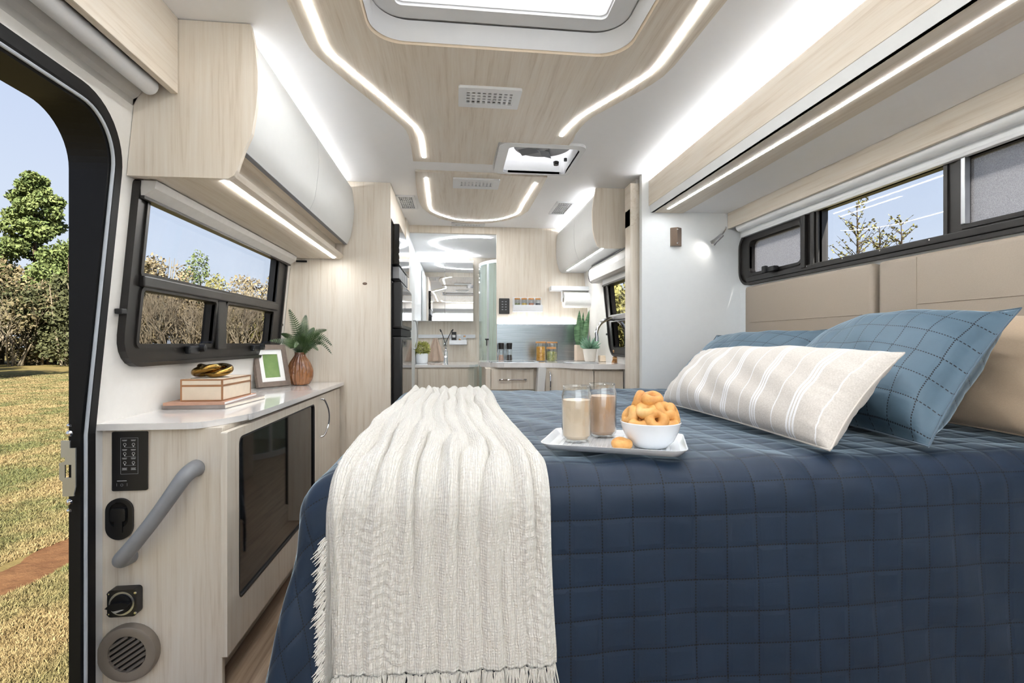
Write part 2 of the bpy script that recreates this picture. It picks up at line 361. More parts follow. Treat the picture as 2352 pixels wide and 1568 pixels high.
MB().ring(rrect(-0.30, 0.60, 0.82, 1.67, 0.10, 8), rrect(-0.23, 0.52, 0.90, 1.585, 0.06, 8), XY(2.06), 0, 0.095).mk('outer_frame', 'exterior_white', t)
# roof fan hatch
t = thing('roof_fan', 'square white roof fan hatch with grey round fan beside the wood panel', 'fan', (0.42, 2.6, ZC))
MB().ring(rrect(0.212, 0.64, 2.385, 2.825, 0.05, 5), rrect(0.262, 0.615, 2.43, 2.80, 0.03, 5), XY(ZC-0.014), 0, 0.014).mk('trim_frame', 'white_plastic', t)
MB().ring(rrect(0.259, 0.618, 2.427, 2.803, 0.03, 5), rrect(0.262, 0.615, 2.43, 2.80, 0.03, 5), XY(ZC-0.013), 0, 0.17).mk('shaft', 'white_plastic', t)
MB().prism(rrect(0.259, 0.618, 2.427, 2.803, 0.03, 5), XY(ZC+0.158), 0, 0.006).mk('lid', 'skylight_dome', t)
MB().lathe([(0.0, 0), (0.150, 0), (0.150, 0.012), (0, 0.012)], (0.452, 2.583, ZC+0.055), 40).mk('fan_guard', 'grey_plastic', t)
MB().lathe([(0, -0.012), (0.035, -0.01), (0.04, 0), (0, 0)], (0.452, 2.583, ZC+0.055), 20).mk('hub', 'black_plastic', t)
for i in range(5):
    a = i*2*math.pi/5; mt = Matrix.Translation((0.452+0.085*math.cos(a), 2.585+0.085*math.sin(a), ZC+0.049)) @ Matrix.Rotation(a, 4, 'Z') @ Matrix.Rotation(0.3, 4, 'X')
    MB().obox(mt, 0.10, 0.055, 0.003).mk('blade', 'rubber_grey', t)
MB().lathe([(0, -0.022), (0.014, -0.022), (0.016, -0.004), (0.01, 0), (0, 0)], (0.555, 2.745, ZC+0.04), 14).mk('knob', 'black_plastic', t)
MB().lathe([(0, -0.015), (0.009, -0.015), (0.009, 0), (0, 0)], (0.60, 2.71, ZC+0.045), 12).mk('knob', 'black_plastic', t)
# LED strips in the ceiling panels: aluminium channel + glowing diffuser
def led_strip(pts, label, width=0.0085, group=None, flat=0.10, up=(0, 0, 1), mat='led'):
    c = sum((Vector(p) for p in pts), Vector())/len(pts)
    t = thing('led_strip', label, 'light strip', pts[0], group)
    MB().tube(pts, width*0.5, 8, flat=flat, up=up).mk('diffuser', mat, t)
    return t
def lp(q, z=PZ-0.002): return [at(*p, Z=z) for p in q]
a = smooth_path([(-0.395, -0.55, PZ-0.002), (-0.395, 0.2, PZ-0.002), (-0.395, 1.0, PZ-0.002)]+[tuple(v) for v in lp(((703, 0), (730, 68), (746, 106), (771, 135), (865, 214), (937, 277), (957, 297), (967, 318), (974, 362)))], 5)  # straight rear run carried on behind the camera to light the near half
led_strip(a, 'warm glowing LED strip curving along the wardrobe side of the large ceiling panel', 0.0145)
a = smooth_path([(0.676, -0.55, PZ-0.002), (0.676, 0.2, PZ-0.002), (0.676, 1.0, PZ-0.002)]+[tuple(v) for v in lp(((1620, 0), (1541, 113), (1510, 153), (1478, 180), (1406, 225), (1338, 266), (1307, 293), (1289, 313)))], 5)  # rear run likewise extended out of view for more light near the camera
led_strip(a, 'warm glowing LED strip curving along the bed side of the large ceiling panel', 0.0145)
a = smooth_path(lp(((979, 409), (983, 442), (987, 473), (994, 485), (1019, 496), (1050, 504), (1094, 507), (1139, 505), (1175, 496), (1191, 487), (1201, 469), (1230, 421))), 6)
led_strip(a, 'U-shaped glowing LED strip in the small rounded ceiling panel', 0.016)
a = smooth_path([(-0.30, -0.30, PZ-0.002), (-0.30, -0.5, PZ-0.002), (-0.22, -0.72, PZ-0.002), (0.14, -0.80, PZ-0.002), (0.50, -0.72, PZ-0.002), (0.58, -0.5, PZ-0.002), (0.58, -0.30, PZ-0.002)], 6)  # extra loop out of view, put in to brighten the near end
led_strip(a, 'U-shaped LED strip added out of view at the rear of the ceiling panel as fill light', 0.016)
# ceiling vents
def vent(name, label, x0, x1, y0, y1, nx, ny, z, mat='white_plastic', border=0.03, bar=0.35, group=None, hx=0.0):
    t = thing(name, label, 'vent', ((x0+x1)/2, (y0+y1)/2, z), group)
    bx = border if hx == 0 else hx
    MB().ring(rrect(x0, x1, y0, y1, 0.006, 2), rrect(x0+bx, x1-bx, y0+border, y1-border, 0.002, 2), XY(z), -0.010, 0).mk('frame', mat, t)
    MB().box(x0+bx, x1-bx, y0+border, y1-border, z-0.001, z).mk('opening', 'dark_hole', t)
    W = (x1-x0-2*bx); H = (y1-y0-2*border); m = None
    for i in range(nx+1):
        c = x0+bx+W*i/nx; MB().box(c-W/nx*bar/2, c+W/nx*bar/2, y0+border, y1-border, z-0.008, z-0.002).mk('slat', mat, t)
    for j in range(1, ny):
        c = y0+border+H*j/ny; MB().box(x0+bx, x1-bx, c-H/ny*bar/2, c+H/ny*bar/2, z-0.007, z-0.001).mk('slat', mat, t)
    return t
vent('air_vent', 'white louvred air vent on the large ceiling panel', 0.013, 0.250, 1.868, 2.022, 9, 4, PZ, border=0.032, hx=0.027, bar=0.45)
vent('air_vent', 'small white louvred vent inside the U-shaped light of the small ceiling panel', -0.012, 0.262, 2.92, 3.095, 9, 3, PZ, border=0.05, hx=0.04, bar=0.6)
vent('air_vent', 'white louvred vent on the ceiling above the washroom doorway', -0.03, 0.24, 4.06, 4.165, 9, 2, ZC, border=0.03, hx=0.03, bar=0.6)
vent('ceiling_speaker', 'square grey grille in the ceiling beside the fridge', -0.39, -0.262, 3.35, 3.665, 7, 7, ZC, 'white_plastic', 0.018, 0.3)
vent('ceiling_speaker', 'square grey grille in the ceiling beside the kitchen overhead cabinet', 0.69, 0.818, 3.38, 3.70, 7, 7, ZC, 'white_plastic', 0.018, 0.3)
# fascia beam of the slide-out with hidden cove light
zt, zb = 1.973, 1.829
bm_ = struct(MB().box(BX, BX+0.02, YR, 2.93, zb, zt, 0.002).mk('trim_1', 'wood_y')); 
MB().box(BX+0.02, 1.30, YR, 2.93, zb, zb+0.02).mk('cove_floor', 'wood_y', bm_)
MB().box(1.28, 1.30, YR, 2.93, zb+0.02, ZC).mk('cove_back', 'ceiling_white', bm_)
led_strip([(BX+0.11, -0.7, 1.955), (BX+0.11, 2.88, 1.955)], 'hidden cove light strip on top of the slide-out fascia', 0.02, flat=1.0, mat='led_cove')
struct(MB().prism([(BX+0.002, zb), (BX+0.028, zb), (BX+0.028, SZ-0.008), (BX+0.013, SZ-0.008)], lambda u, v, w: (u, w, v), YR, SE).mk('trim_2', 'slide_white'))
sof = struct(MB().box(BX+0.013, 1.305, YR, SE-0.0, SZ-0.008, SZ+0.01, 0.002).mk('trim_3', 'wood_y'))
led_strip([at(1535, 480, Z=SZ-0.009), (1.203, 1.6, SZ-0.009), (1.203, -0.7, SZ-0.009)], 'straight glowing LED strip under the wood soffit of the slide-out above the bed', 0.0125)
# wood jamb at the far end of the slide-out opening
m = MB().box(1.012, BX+0.005, 2.84, 2.93, 0, zb, 0.003)
struct(m.mk('trim_4', 'wood_z'))
struct(MB().box(BX+0.0, 1.25, SE+0.04, 2.93, 0, ZC).mk('trim_5', 'wood_z'))
ft = MB().prism([(1.012, 1.73), (1.03, 1.73), (1.07, 1.76), (BX+0.001, zb), (BX+0.001, zt), (1.012, zt)], lambda u, v, w: (u, w, v), 2.835, 2.93).mk('trim_6', 'wood_y'); struct(ft)
# window valance and blind over the slide window
struct(MB().box(1.575, 1.59, YR, SE-0.002, 1.708, SZ, 0.002).mk('trim_7', 'wood_y'))
t = thing('window_blind', 'white roller blind tucked under the wood valance above the bed window', 'blind', (1.62, 1.2, 1.66))
MB().tube([(1.617, -0.3, 1.705), (1.617, SE-0.06, 1.705)], 0.025, 16).mk('roll', 'slide_white', t, smooth=True)
MB().box(1.630, 1.634, -0.3, SE-0.06, 1.655, 1.705).mk('fabric', 'slide_white', t)
MB().box(1.622, 1.642, -0.3, SE-0.06, 1.647, 1.66, 0.003).mk('bottom_bar', 'white_plastic', t)

# ---------------------------------------------------------------- windows
def window(name, fn, outer, panes, mats, depth, fr=0.03):
    # outer: rrect args; panes: list of rrect args (glass openings); frame plate with holes + inner deeper plate
    o = rrect(*outer); 
    w = struct(MB().prism(o, fn, -0.012, 0.0, [rrect(*p) for p in panes]).mk(name, 'black_frame'))
    MB().ring(o, rrect(outer[0]+fr*0.45, outer[1]-fr*0.45, outer[2]+fr*0.45, outer[3]-fr*0.45, [max(0.002, q-fr*0.3) for q in (outer[4] if hasattr(outer[4], '__len__') else [outer[4]]*4)]), fn, -0.022, -0.012).mk('frame_rim', 'black_frame', w)
    for p, mt in zip(panes, mats):
        g = 0.014
        MB().ring(rrect(p[0]-g, p[1]+g, p[2]-g, p[3]+g, p[4]+g), rrect(*p), fn, -0.018, 0.03).mk('sash', 'black_frame', w)
        MB().prism(rrect(p[0]-0.004, p[1]+0.004, p[2]-0.004, p[3]+0.004, p[4]), fn, depth, depth+0.003).mk('pane', mt, w)
    return w
w1 = window('window_1', LW(), (1.632, 3.0, 0.972, 1.545, [0.10, 0.02, 0.02, 0.10]), [(1.70, 2.87, 1.268, 1.50, 0.003), (1.712, 2.20, 1.045, 1.215, 0.012), (2.305, 2.86, 1.045, 1.215, 0.012)], ['window_clear', 'window_tint', 'window_tint'], 0.02)
for y in (2.02, 2.62):
    h = MB().obox(Matrix.Translation((wx(1.02)+0.03, y, 1.022)), 0.02, 0.075, 0.03, 0.006).mk('latch', 'black_plastic', w1)
    MB().lathe([(0.0, 0), (0.016, 0), (0.014, 0.02), (0, 0.022)], (wx(1.02)+0.035, y+0.045, 1.028), 14, Matrix.Rotation(math.pi/2, 4, 'Y')).mk('knob', 'black_plastic', h)
MB().obox(Matrix.Translation((wx(1.14)+0.012, 1.622, 1.142)), 0.02, 0.03, 0.016, 0.003).mk('clip', 'black_plastic', w1)
MB().obox(Matrix.Translation((wx(1.14)+0.012, 3.005, 1.15)), 0.02, 0.03, 0.014, 0.003).mk('clip', 'black_plastic', w1)
MB().box(wx(1.23)+0.012, wx(1.23)+0.03, 1.69, 2.89, 1.224, 1.258, 0.004).mk('transom_rail', 'black_frame', w1)
MB().box(wx(1.13)+0.010, wx(1.13)+0.026, 2.215, 2.29, 1.02, 1.222, 0.004).mk('mullion', 'black_frame', w1)
w2 = window('window_2', OW, (0.36, 2.762, 1.372, 1.668, [0.085, 0.085, 0.03, 0.03]), [(2.235, 2.665, 1.435, 1.615, 0.03), (1.53, 2.12, 1.412, 1.648, 0.003), (0.6, 1.47, 1.432, 1.648, 0.003)], ['insect_screen', 'window_clear', 'insect_screen'], 0.018)
MB().box(SX-0.03, SX-0.012, 2.195, 2.225, 1.40, 1.65, 0.003).mk('mullion', 'black_frame', w2); MB().box(SX-0.026, SX-0.012, 2.14, 2.165, 1.40, 1.65, 0.003).mk('mullion', 'black_frame', w2)
MB().box(SX-0.024, SX-0.004, 1.452, 1.466, 1.432, 1.648, 0.002).mk('glass_edge', 'steel', w2)
MB().box(SX-0.024, SX-0.010, 0.5, 2.68, 1.388, 1.412, 0.003).mk('sill_rail', 'black_frame', w2)
for y in (2.19, 1.97, 1.78, 1.575, 1.25, 1.0):
    MB().lathe([(0, 0), (0.004, 0), (0.003, 0.002), (0, 0.002)], (SX-0.0225, y, 1.405), 10, Matrix.Rotation(-math.pi/2, 4, 'Y')).mk('screw', 'chrome', w2)
h = MB().obox(Matrix.Translation((SX-0.035, 2.43, 1.428)), 0.03, 0.07, 0.026, 0.006).mk('latch', 'black_plastic', w2)
MB().obox(Matrix.Translation((SX-0.05, 2.47, 1.43)), 0.02, 0.03, 0.038, 0.006).mk('lever', 'black_plastic', h)
w3 = window('window_3', RW, (2.98, 3.63, 0.95, 1.50, [0.10, 0.03, 0.03, 0.10]), [(3.04, 3.53, 1.245, 1.455, 0.003), (3.04, 3.53, 1.015, 1.195, 0.012)], ['window_clear', 'window_tint'], 0.02)
MB().box(rx(1.22)-0.03, rx(1.22)-0.012, 3.03, 3.56, 1.205, 1.235, 0.003).mk('transom_rail', 'black_frame', w3)
MB().obox(Matrix.Translation((rx(1.08)-0.018, 3.645, 1.11)), 0.02, 0.03, 0.014, 0.003).mk('clip', 'black_plastic', w3)
t = thing('window_blind', 'grey roller blind cassette over the kitchen sink window', 'blind', (1.08, 3.3, 1.5))
pr = [(rx(1.6), 1.63), (rx(1.6)-0.05, 1.628), (rx(1.6)-0.075, 1.60), (rx(1.6)-0.08, 1.56), (rx(1.6)-0.07, 1.515), (rx(1.6)-0.05, 1.502), (rx(1.5), 1.502)]
MB().prism(pr, lambda u, v, w: (u, w, v), 2.94, 3.77).mk('cassette', 'blind_grey', t)
MB().prism([(x-0.003, z) for x, z in pr], lambda u, v, w: (u, w, v), 3.77, 3.778).mk('end_cap', 'black_plastic', t)
MB().prism([(rx(1.6), 1.64), (rx(1.6)-0.055, 1.636), (rx(1.6)-0.055, 1.628), (rx(1.6), 1.63)], lambda u, v, w: (u, w, v), 2.94, 3.775).mk('edge_strip', 'black_plastic', t)
MB().box(rx(1.5)-0.03, rx(1.5)-0.024, 2.98, 3.60, 1.468, 1.505).mk('fabric', 'slide_white', t)
MB().box(rx(1.5)-0.035, rx(1.5)-0.015, 2.98, 3.60, 1.455, 1.468, 0.002).mk('bottom_bar', 'black_frame', t)

# ---------------------------------------------------------------- entry door frame
OXD = -1.050
def drr(g):    # door outline grown by g, open at the floor
    q = r+g
    pts = [(DY1+g, -0.04), (DY1+g, DZ-r)]+[(DY1-r+q*math.cos(a_), DZ-r+q*math.sin(a_)) for a_ in [math.radians(90*i/12) for i in range(1, 12)]]+[(DY1-r, DZ+g), (DY0+r, DZ+g)]+[(DY0+r-q*math.sin(a_), DZ-r+q*math.cos(a_)) for a_ in [math.radians(90*i/12) for i in range(1, 12)]]+[(DY0-g, DZ-r), (DY0-g, -0.04)]
    out = []
    for i in range(len(pts)-1):
        (y0, z0), (y1, z1) = pts[i], pts[i+1]; n = max(1, int(abs(z1-z0)/0.1))
        out += [(y0+(y1-y0)*k/n, z0+(z1-z0)*k/n) for k in range(n)]
    return out+[pts[-1]]
def strip(loops):
    n = len(loops[0]); V = [p for lp_ in loops for p in lp_]
    return MB().add(V, [(j*n+i, j*n+i+1, (j+1)*n+i+1, (j+1)*n+i) for j in range(len(loops)-1) for i in range(n-1)])
d1 = struct(strip([[(wx(z)+0.002, y, z) for y, z in drr(0.055)], [(wx(z)+0.018, y, z) for y, z in drr(0.05)], [(wx(z)+0.020, y, z) for y, z in drr(0.02)], [(wx(z)+0.012, y, z) for y, z in drr(0.0)], [(min(OXD, wx(z)-0.01), y, z) for y, z in drr(0.004)], [(min(OXD, wx(z)-0.01), y, z) for y, z in drr(0.12)]]).mk('door_1', 'black_metal'))
MB().tube([(wx(z)+0.020, y, z) for y, z in drr(0.008)], 0.0045, 8).mk('door_seal', 'seal_grey', d1)
# striker plate of the latch
st = at(157, 1075, Y=DY1-0.012)
sp_ = MB().prism([(-0.012, -0.075), (0.016, -0.075), (0.016, -0.07), (0.020, -0.05), (0.020, 0.055), (0.006, 0.055), (0.006, 0.075), (-0.016, 0.075), (-0.016, 0.03), (-0.006, 0.03), (-0.006, 0.02), (-0.02, 0.015), (-0.02, -0.03), (-0.012, -0.035)], lambda u, v, w: (st.x+u, DY1-0.012-w, st.z+v), 0, 0.004, [[(-0.006, -0.025), (0.010, -0.025), (0.010, 0.01), (-0.006, 0.01)]]).mk('striker_plate', 'steel', d1)
for dz, rr_ in ((0.115, 0.006), (0.093, 0.009), (-0.093, 0.009), (-0.115, 0.006)):
    MB().lathe([(0, 0.006), (rr_*0.7, 0.005), (rr_, 0.0), (0, 0)], (st.x+0.002, DY1-0.012, st.z+dz), 12, Matrix.Rotation(math.pi/2, 4, 'X')).mk('screw', 'chrome', d1)
# white edge trim between door frame and cabinet
struct(MB().box(-1.03, -1.022, DY1+0.056, 1.6, 0, 0.80, 0.002).mk('trim_8', 'white_plastic'))
# roller blind and wood valance above the door
t = thing('door_blind', 'white roller screen cassette above the entry door', 'blind', (-0.93, 1.0, 1.75))
pr = [(wx(1.75), 1.745), (-0.965, 1.745), (-0.925, 1.772), (-0.905, 1.80), (-0.90, 1.83), (-0.90, 1.90), (wx(1.9), 1.90)]
MB().prism(pr, lambda u, v, w: (u, w, v), YR, 1.598).mk('cassette', 'blind_grey', t)
MB().tube([(-0.872, YR, 1.785), (-0.872, 1.56, 1.785)], 0.024, 18).mk('roll', 'white_plastic', t, smooth=True)
struct(MB().box(-0.835, -0.815, YR, 1.598, 1.785, ZC, 0.003).mk('trim_9', 'wood_y'))
struct(MB().box(-0.99, -0.835, YR, 1.598, 1.96, ZC).mk('trim_10', 'wood_y'))
# ================================================================ LEFT SIDE FURNITURE
XZ = lambda u, v, w: (u, w, v)
# ---- overhead cabinet
Y0, Y1 = 1.60, 3.08
pf = [at(x_, y_, Y=Y0) for x_, y_ in ((575, 51), (585, 100), (592, 163), (592, 205), (588, 245), (578, 306), (561, 343), (552, 368), (544, 391), (537, 403), (524, 410))]
pf = [(p.x, min(p.z, ZC-0.002)) for p in pf]
t = thing('overhead_cabinet', 'curved white overhead cabinet with wood end above the big side window', 'cabinet', (-0.8, Y0, 1.54))
zb_ = 1.54
prof = [(wx(1.54)+0.002, zb_)]+[pf[-1]]+pf[::-1][1:]+[(-0.63, ZC-0.002), (wx(ZC)+0.002, ZC-0.002)]
MB().prism(prof, XZ, Y0, Y0+0.018).mk('end_panel', 'wood_z', t)
inn = [(x_-0.004, z_) for x_, z_ in pf]
low = [p for p in inn if p[1] < 1.572]; low = [(x_, z_) for x_, z_ in low]
MB().prism([(wx(1.55)+0.002, zb_+0.002)]+[(low[-1][0], zb_+0.002)]+low[::-1][1:]+[(wx(1.57)+0.002, low[0][1])], XZ, Y0+0.018, Y1).mk('light_box', 'wood_y', t)
up = [p for p in inn if p[1] > 1.62]; up = [(x_, min(z_, 1.975)) for x_, z_ in up]
dz = up[-1][1]
MB().prism([(wx(1.7)+0.004, dz+0.004), (up[-1][0]-0.022, dz+0.004), (-0.665, 1.80), (-0.68, 1.955), (-0.9, 1.955)], XZ, Y0+0.018, Y1).mk('carcass', 'wood_y', t)
MB().box(-0.93, -0.70, Y0+0.018, Y1, low[0][1], low[0][1]+0.004).mk('shelf', 'wood_y', t)
MB().box(-0.72, -0.70, Y0+0.018, Y1, low[0][1], dz+0.004).mk('niche_back', 'wood_y', t)
for ya, yb in ((Y0+0.02, 2.298), (2.302, Y1-0.002)):
    pts = smooth_path([(x_, z_, 0) for x_, z_ in up], 3); o = [(p.x, p.y) for p in pts]+[(p.x-0.017, p.y) for p in pts[::-1]]
    MB().prism(o, XZ, ya, yb).mk('door', 'white_gloss', t, smooth=True, angle=30)
    MB().prism([(up[-1][0]+0.001, dz-0.002), (up[-1][0]-0.018, dz-0.002), (up[-1][0]-0.018, dz), (up[-1][0]+0.001, dz)], XZ, ya, yb).mk('door_edge', 'rubber_grey', t)
led_strip([(-0.69, Y0+0.05, 1.966), (-0.69, Y1-0.02, 1.966)], 'hidden cove light strip on top of the window-side overhead cabinet', 0.0045, flat=1.0, mat='led_cove')
led_strip([(-0.70, Y0+0.03, zb_-0.001), (-0.70, Y1-0.05, zb_-0.001)], 'straight glowing LED strip under the overhead cabinet at the big side window', 0.0125)
# blind over the big side window
t = thing('window_blind', 'white roller blind tucked between big side window and overhead cabinet', 'blind', (-0.93, 2.3, 1.5))
MB().prism([(wx(1.53)+0.02, 1.538), (wx(1.53)+0.065, 1.538), (wx(1.53)+0.06, 1.515), (wx(1.5)+0.032, 1.493), (wx(1.5)+0.024, 1.493)], XZ, 1.636, 3.0).mk('roll', 'blind_grey', t)
MB().prism([(wx(1.5)+0.022, 1.493), (wx(1.5)+0.034, 1.493), (wx(1.5)+0.034, 1.484), (wx(1.5)+0.022, 1.484)], XZ, 1.636, 3.0).mk('bottom_bar', 'black_frame', t)
MB().box(wx(1.5)+0.04, wx(1.5)+0.10, 3.075, 3.085, 1.52, 1.53).mk('bracket', 'black_plastic', t)
# ---- lower cabinet
YE = 1.60
t = thing('sideboard_cabinet', 'low pale wood cabinet with black glass door below the big side window', 'cabinet', (-0.85, YE, 0))
MB().box(-1.028, -0.692, YE, YE+0.018, 0.001, 0.795, 0.002).mk('end_panel', 'wood_z', t)
MB().box(-1.028, -0.70, YE+0.018, 3.08, 0.11, 0.795).mk('carcass', 'wood_z', t)
MB().box(-1.028, -0.74, YE+0.018, 3.08, 0.001, 0.11).mk('plinth', 'wood_y', t)
XF = lambda u, v, w: (-0.692+w, u, v)
zt_, zb2 = at(545, 1005, X=-0.672).z, at(540, 1390, X=-0.672).z
hole = rrect(1.67, 2.53, zb2, zt_, 0.025, 4)
d = MB().prism(rrect(YE-0.012, 2.602, 0.112, 0.782, 0.004, 2), XF, 0, 0.019, [hole]).mk('door', 'wood_z', t)
MB().prism(rrect(1.672, 2.528, zb2+0.002, zt_-0.002, 0.024, 4), XF, 0.004, 0.012).mk('glass_pane', 'black_glass', d)
MB().ring(rrect(1.67, 2.53, zb2, zt_, 0.025, 4), rrect(1.676, 2.524, zb2+0.006, zt_-0.006, 0.02, 4), XF, 0.002, 0.0195).mk('gasket', 'black_plastic', d)
d = MB().prism(rrect(2.606, 3.06, 0.112, 0.782, 0.004, 2), XF, 0, 0.019).mk('door', 'wood_z', t)
hy = at(740, 940, X=-0.665).y
MB().tube(smooth_path([(-0.672, hy, 0.765), (-0.655, hy+0.012, 0.755), (-0.640, hy+0.03, 0.70), (-0.640, hy+0.03, 0.64), (-0.655, hy+0.012, 0.585), (-0.672, hy, 0.575)], 6), 0.005, 8).mk('handle', 'chrome', d, smooth=True)
# worktop
op = [(-1.028, 1.575), (-0.78, 1.575), (-0.745, 1.59), (-0.705, 1.66), (-0.675, 1.75), (-0.663, 1.86), (-0.655, 3.09), (-1.028, 3.09)]
op = [op[0]]+[tuple(p[:2]) for p in smooth_path([(x_, y_, 0) for x_, y_ in op[1:7]], 4)]+[op[7]]
ZW = 0.815
o = MB().prism(op, XY(ZW-0.019), 0, 0.019).mk('worktop', 'worktop'); tag(o, 'glossy white worktop with rounded corner on the low side cabinet', 'worktop')
# ---- fittings on the end panel (facing the bed)
YP = YE-0.0005
def ep(px, py): p = at(px, py, Y=YE); return p.x, p.z
x0, z1 = ep(260, 991); x1, z0 = ep(341, 1124)
t = thing('control_panel', 'black touch control panel with two rows of printed symbols on cabinet end', 'control panel', ((x0+x1)/2, YE, z0))
FN = lambda u, v, w: (u, YE-w, v)
MB().prism(rrect(x0, x1, z0, z1, 0.004, 3), FN, 0.0003, 0.006).mk('plate', 'black_plastic', t)
def ln(mb, u0, v0, u1, v1, th=0.0009, w=0.0062):
    if abs(u1-u0) > abs(v1-v0): mb.box(u0, u1, YE-w-0.0004, YE-w, v0-th/2, v0+th/2)
    else: mb.box(u0-th/2, u0+th/2, YE-w-0.0004, YE-w, v0, v1)
W_, H_ = x1-x0, z1-z0
U = lambda f: x0+W_*f
Vv = lambda f: z1-H_*f
m = MB()
for f in (0.25, 0.74): ln(m, U(f), Vv(0.715), U(f), Vv(0.105))
for f in (0.105, 0.715): ln(m, U(0.25), Vv(f), U(0.74), Vv(f))
for f in (0.265, 0.42, 0.57): ln(m, U(0.38), Vv(f), U(0.68), Vv(f))
m.mk('line_print', 'grey_plastic', t)
m = MB()
for f, q in ((0.14, 0), (0.155, 1), (0.30, 0), (0.315, 1), (0.445, 0), (0.46, 1), (0.615, 0), (0.63, 1), (0.645, 0)):
    for a_, b_ in ((0.29, 0.43), (0.54, 0.68)): ln(m, U(a_+0.01*q), Vv(f), U(b_-0.015*q), Vv(f), 0.0011)
ln(m, U(0.15), Vv(0.83), U(0.42), Vv(0.83), 0.0018)
m.mk('text_print', 'print_white', t)['kind'] = 'stuff'
for f in (0.215, 0.37, 0.525):
    for c in (0.365, 0.61):
        m = MB().ring([(U(c)+0.0042*math.cos(a_), Vv(f)+0.0042*math.sin(a_)) for a_ in np.linspace(0, 2*math.pi, 12, endpoint=False)], [(U(c)+0.0032*math.cos(a_), Vv(f)+0.0032*math.sin(a_)) for a_ in np.linspace(0, 2*math.pi, 12, endpoint=False)], FN, 0.0061, 0.0066)
        m.box(U(c)-0.0014, U(c)+0.0014, YE-0.0066, YE-0.0062, Vv(f)-0.0075, Vv(f)-0.0045); m.mk('bulb_symbol', 'print_white', t)
m = MB()
for f in (0.14, 0.43): ln(m, U(f), Vv(0.92), U(f), Vv(0.87))
m.ring([(U(0.28)+0.004*math.cos(a_), Vv(0.90)+0.004*math.sin(a_)) for a_ in np.linspace(0, 6.28, 10, endpoint=False)], [(U(0.28)+0.003*math.cos(a_), Vv(0.90)+0.003*math.sin(a_)) for a_ in np.linspace(0, 6.28, 10, endpoint=False)], FN, 0.0061, 0.0066); m.mk('button_mark', 'grey_plastic', t)
# oval recessed latch
x0, z1 = ep(246, 1144); x1, z0 = ep(308, 1236); rr_ = (x1-x0)/2
t = thing('latch_socket', 'black oval recessed latch below the control panel', 'latch', ((x0+x1)/2, YE, z0))
MB().prism(rrect(x0, x1, z0, z1, rr_*0.99, 8), FN, 0.0003, 0.003).mk('back_plate', 'dark_hole', t)
MB().ring(rrect(x0, x1, z0, z1, rr_*0.99, 8), rrect(x0+0.011, x1-0.011, z0+0.035, z1-0.011, rr_-0.012, 8), FN, 0.0003, 0.009).mk('bezel', 'black_plastic', t)
cx_ = (x0+x1)/2
MB().prism(rrect(cx_-0.020, cx_+0.020, z0+0.055, z1-0.028, 0.006, 3), FN, 0.003, 0.014).mk('paddle', 'black_plastic', t)
MB().prism(rrect(cx_-0.011, cx_+0.011, z0+0.020, z0+0.055, 0.003, 3), FN, 0.003, 0.012).mk('tongue', 'black_plastic', t)
# grab handle
a0, a1 = at(297, 1275, Y=YE-0.004), at(450, 1075, Y=YE-0.004); dv = a1-a0
path = [a0+dv*f+Vector((0.012*math.sin(math.pi*f)*0.3, -h_, -0.012*math.sin(math.pi*f))) for f, h_ in ((0, 0.0), (0.0, 0.02), (0.05, 0.05), (0.25, 0.062), (0.5, 0.066), (0.75, 0.062), (0.95, 0.05), (1.0, 0.02), (1.0, 0.0))]
sp2 = smooth_path(path, 8); rad = [0.0195+0.006*(abs(i/(len(sp2)-1)*2-1)**1.5) for i in range(len(sp2))]
o = MB().tube(sp2, rad, 18).mk('grab_handle', 'grey_plastic', smooth=True); tag(o, 'grey curved grab handle fixed diagonally to the pale cabinet end', 'handle')
# battery switch
x0, z1 = ep(262, 1345); x1, z0 = ep(328, 1402)
t = thing('rotary_switch', 'square black rotary battery switch with silver ring on cabinet end', 'switch', ((x0+x1)/2, YE, z0))
cx_, cz_ = (x0+x1)/2, (z0+z1)/2
MB().prism(rrect(x0, x1, z0, z1, 0.010, 4), FN, 0.0003, 0.03).mk('body', 'black_plastic', t)
C_ = lambda r_, n_=28: [(cx_+r_*math.cos(2*math.pi*i/n_), cz_+r_*math.sin(2*math.pi*i/n_)) for i in range(n_)]
MB().ring(C_(0.034), C_(0.028), FN, 0.03, 0.0315).mk('dial_ring', 'steel', t)
MB().prism(C_(0.027), FN, 0.03, 0.038).mk('dial', 'black_metal', t)
MB().prism([(cx_-0.034, cz_-0.004), (cx_-0.01, cz_-0.012), (cx_+0.022, cz_-0.006), (cx_+0.03, cz_+0.006), (cx_+0.01, cz_+0.011), (cx_-0.02, cz_+0.008)], FN, 0.038, 0.05).mk('lever', 'black_metal', t)
MB().prism([(cx_-0.02, cz_-0.02), (cx_-0.012, cz_-0.024), (cx_+0.012, cz_-0.014), (cx_-0.01, cz_-0.012), (cx_-0.018, cz_-0.014)], FN, 0.038, 0.0385).mk('pointer_mark', 'print_white', t)
for sx_, sz_ in ((-1, -1), (1, -1), (-1, 1), (1, 1)):
    MB().lathe([(0, 0.002), (0.0035, 0.0015), (0.004, 0), (0, 0)], (cx_+sx_*0.036, YE-0.03, cz_+sz_*0.029), 10, Matrix.Rotation(math.pi/2, 4, 'X')).mk('screw', 'chrome', t)
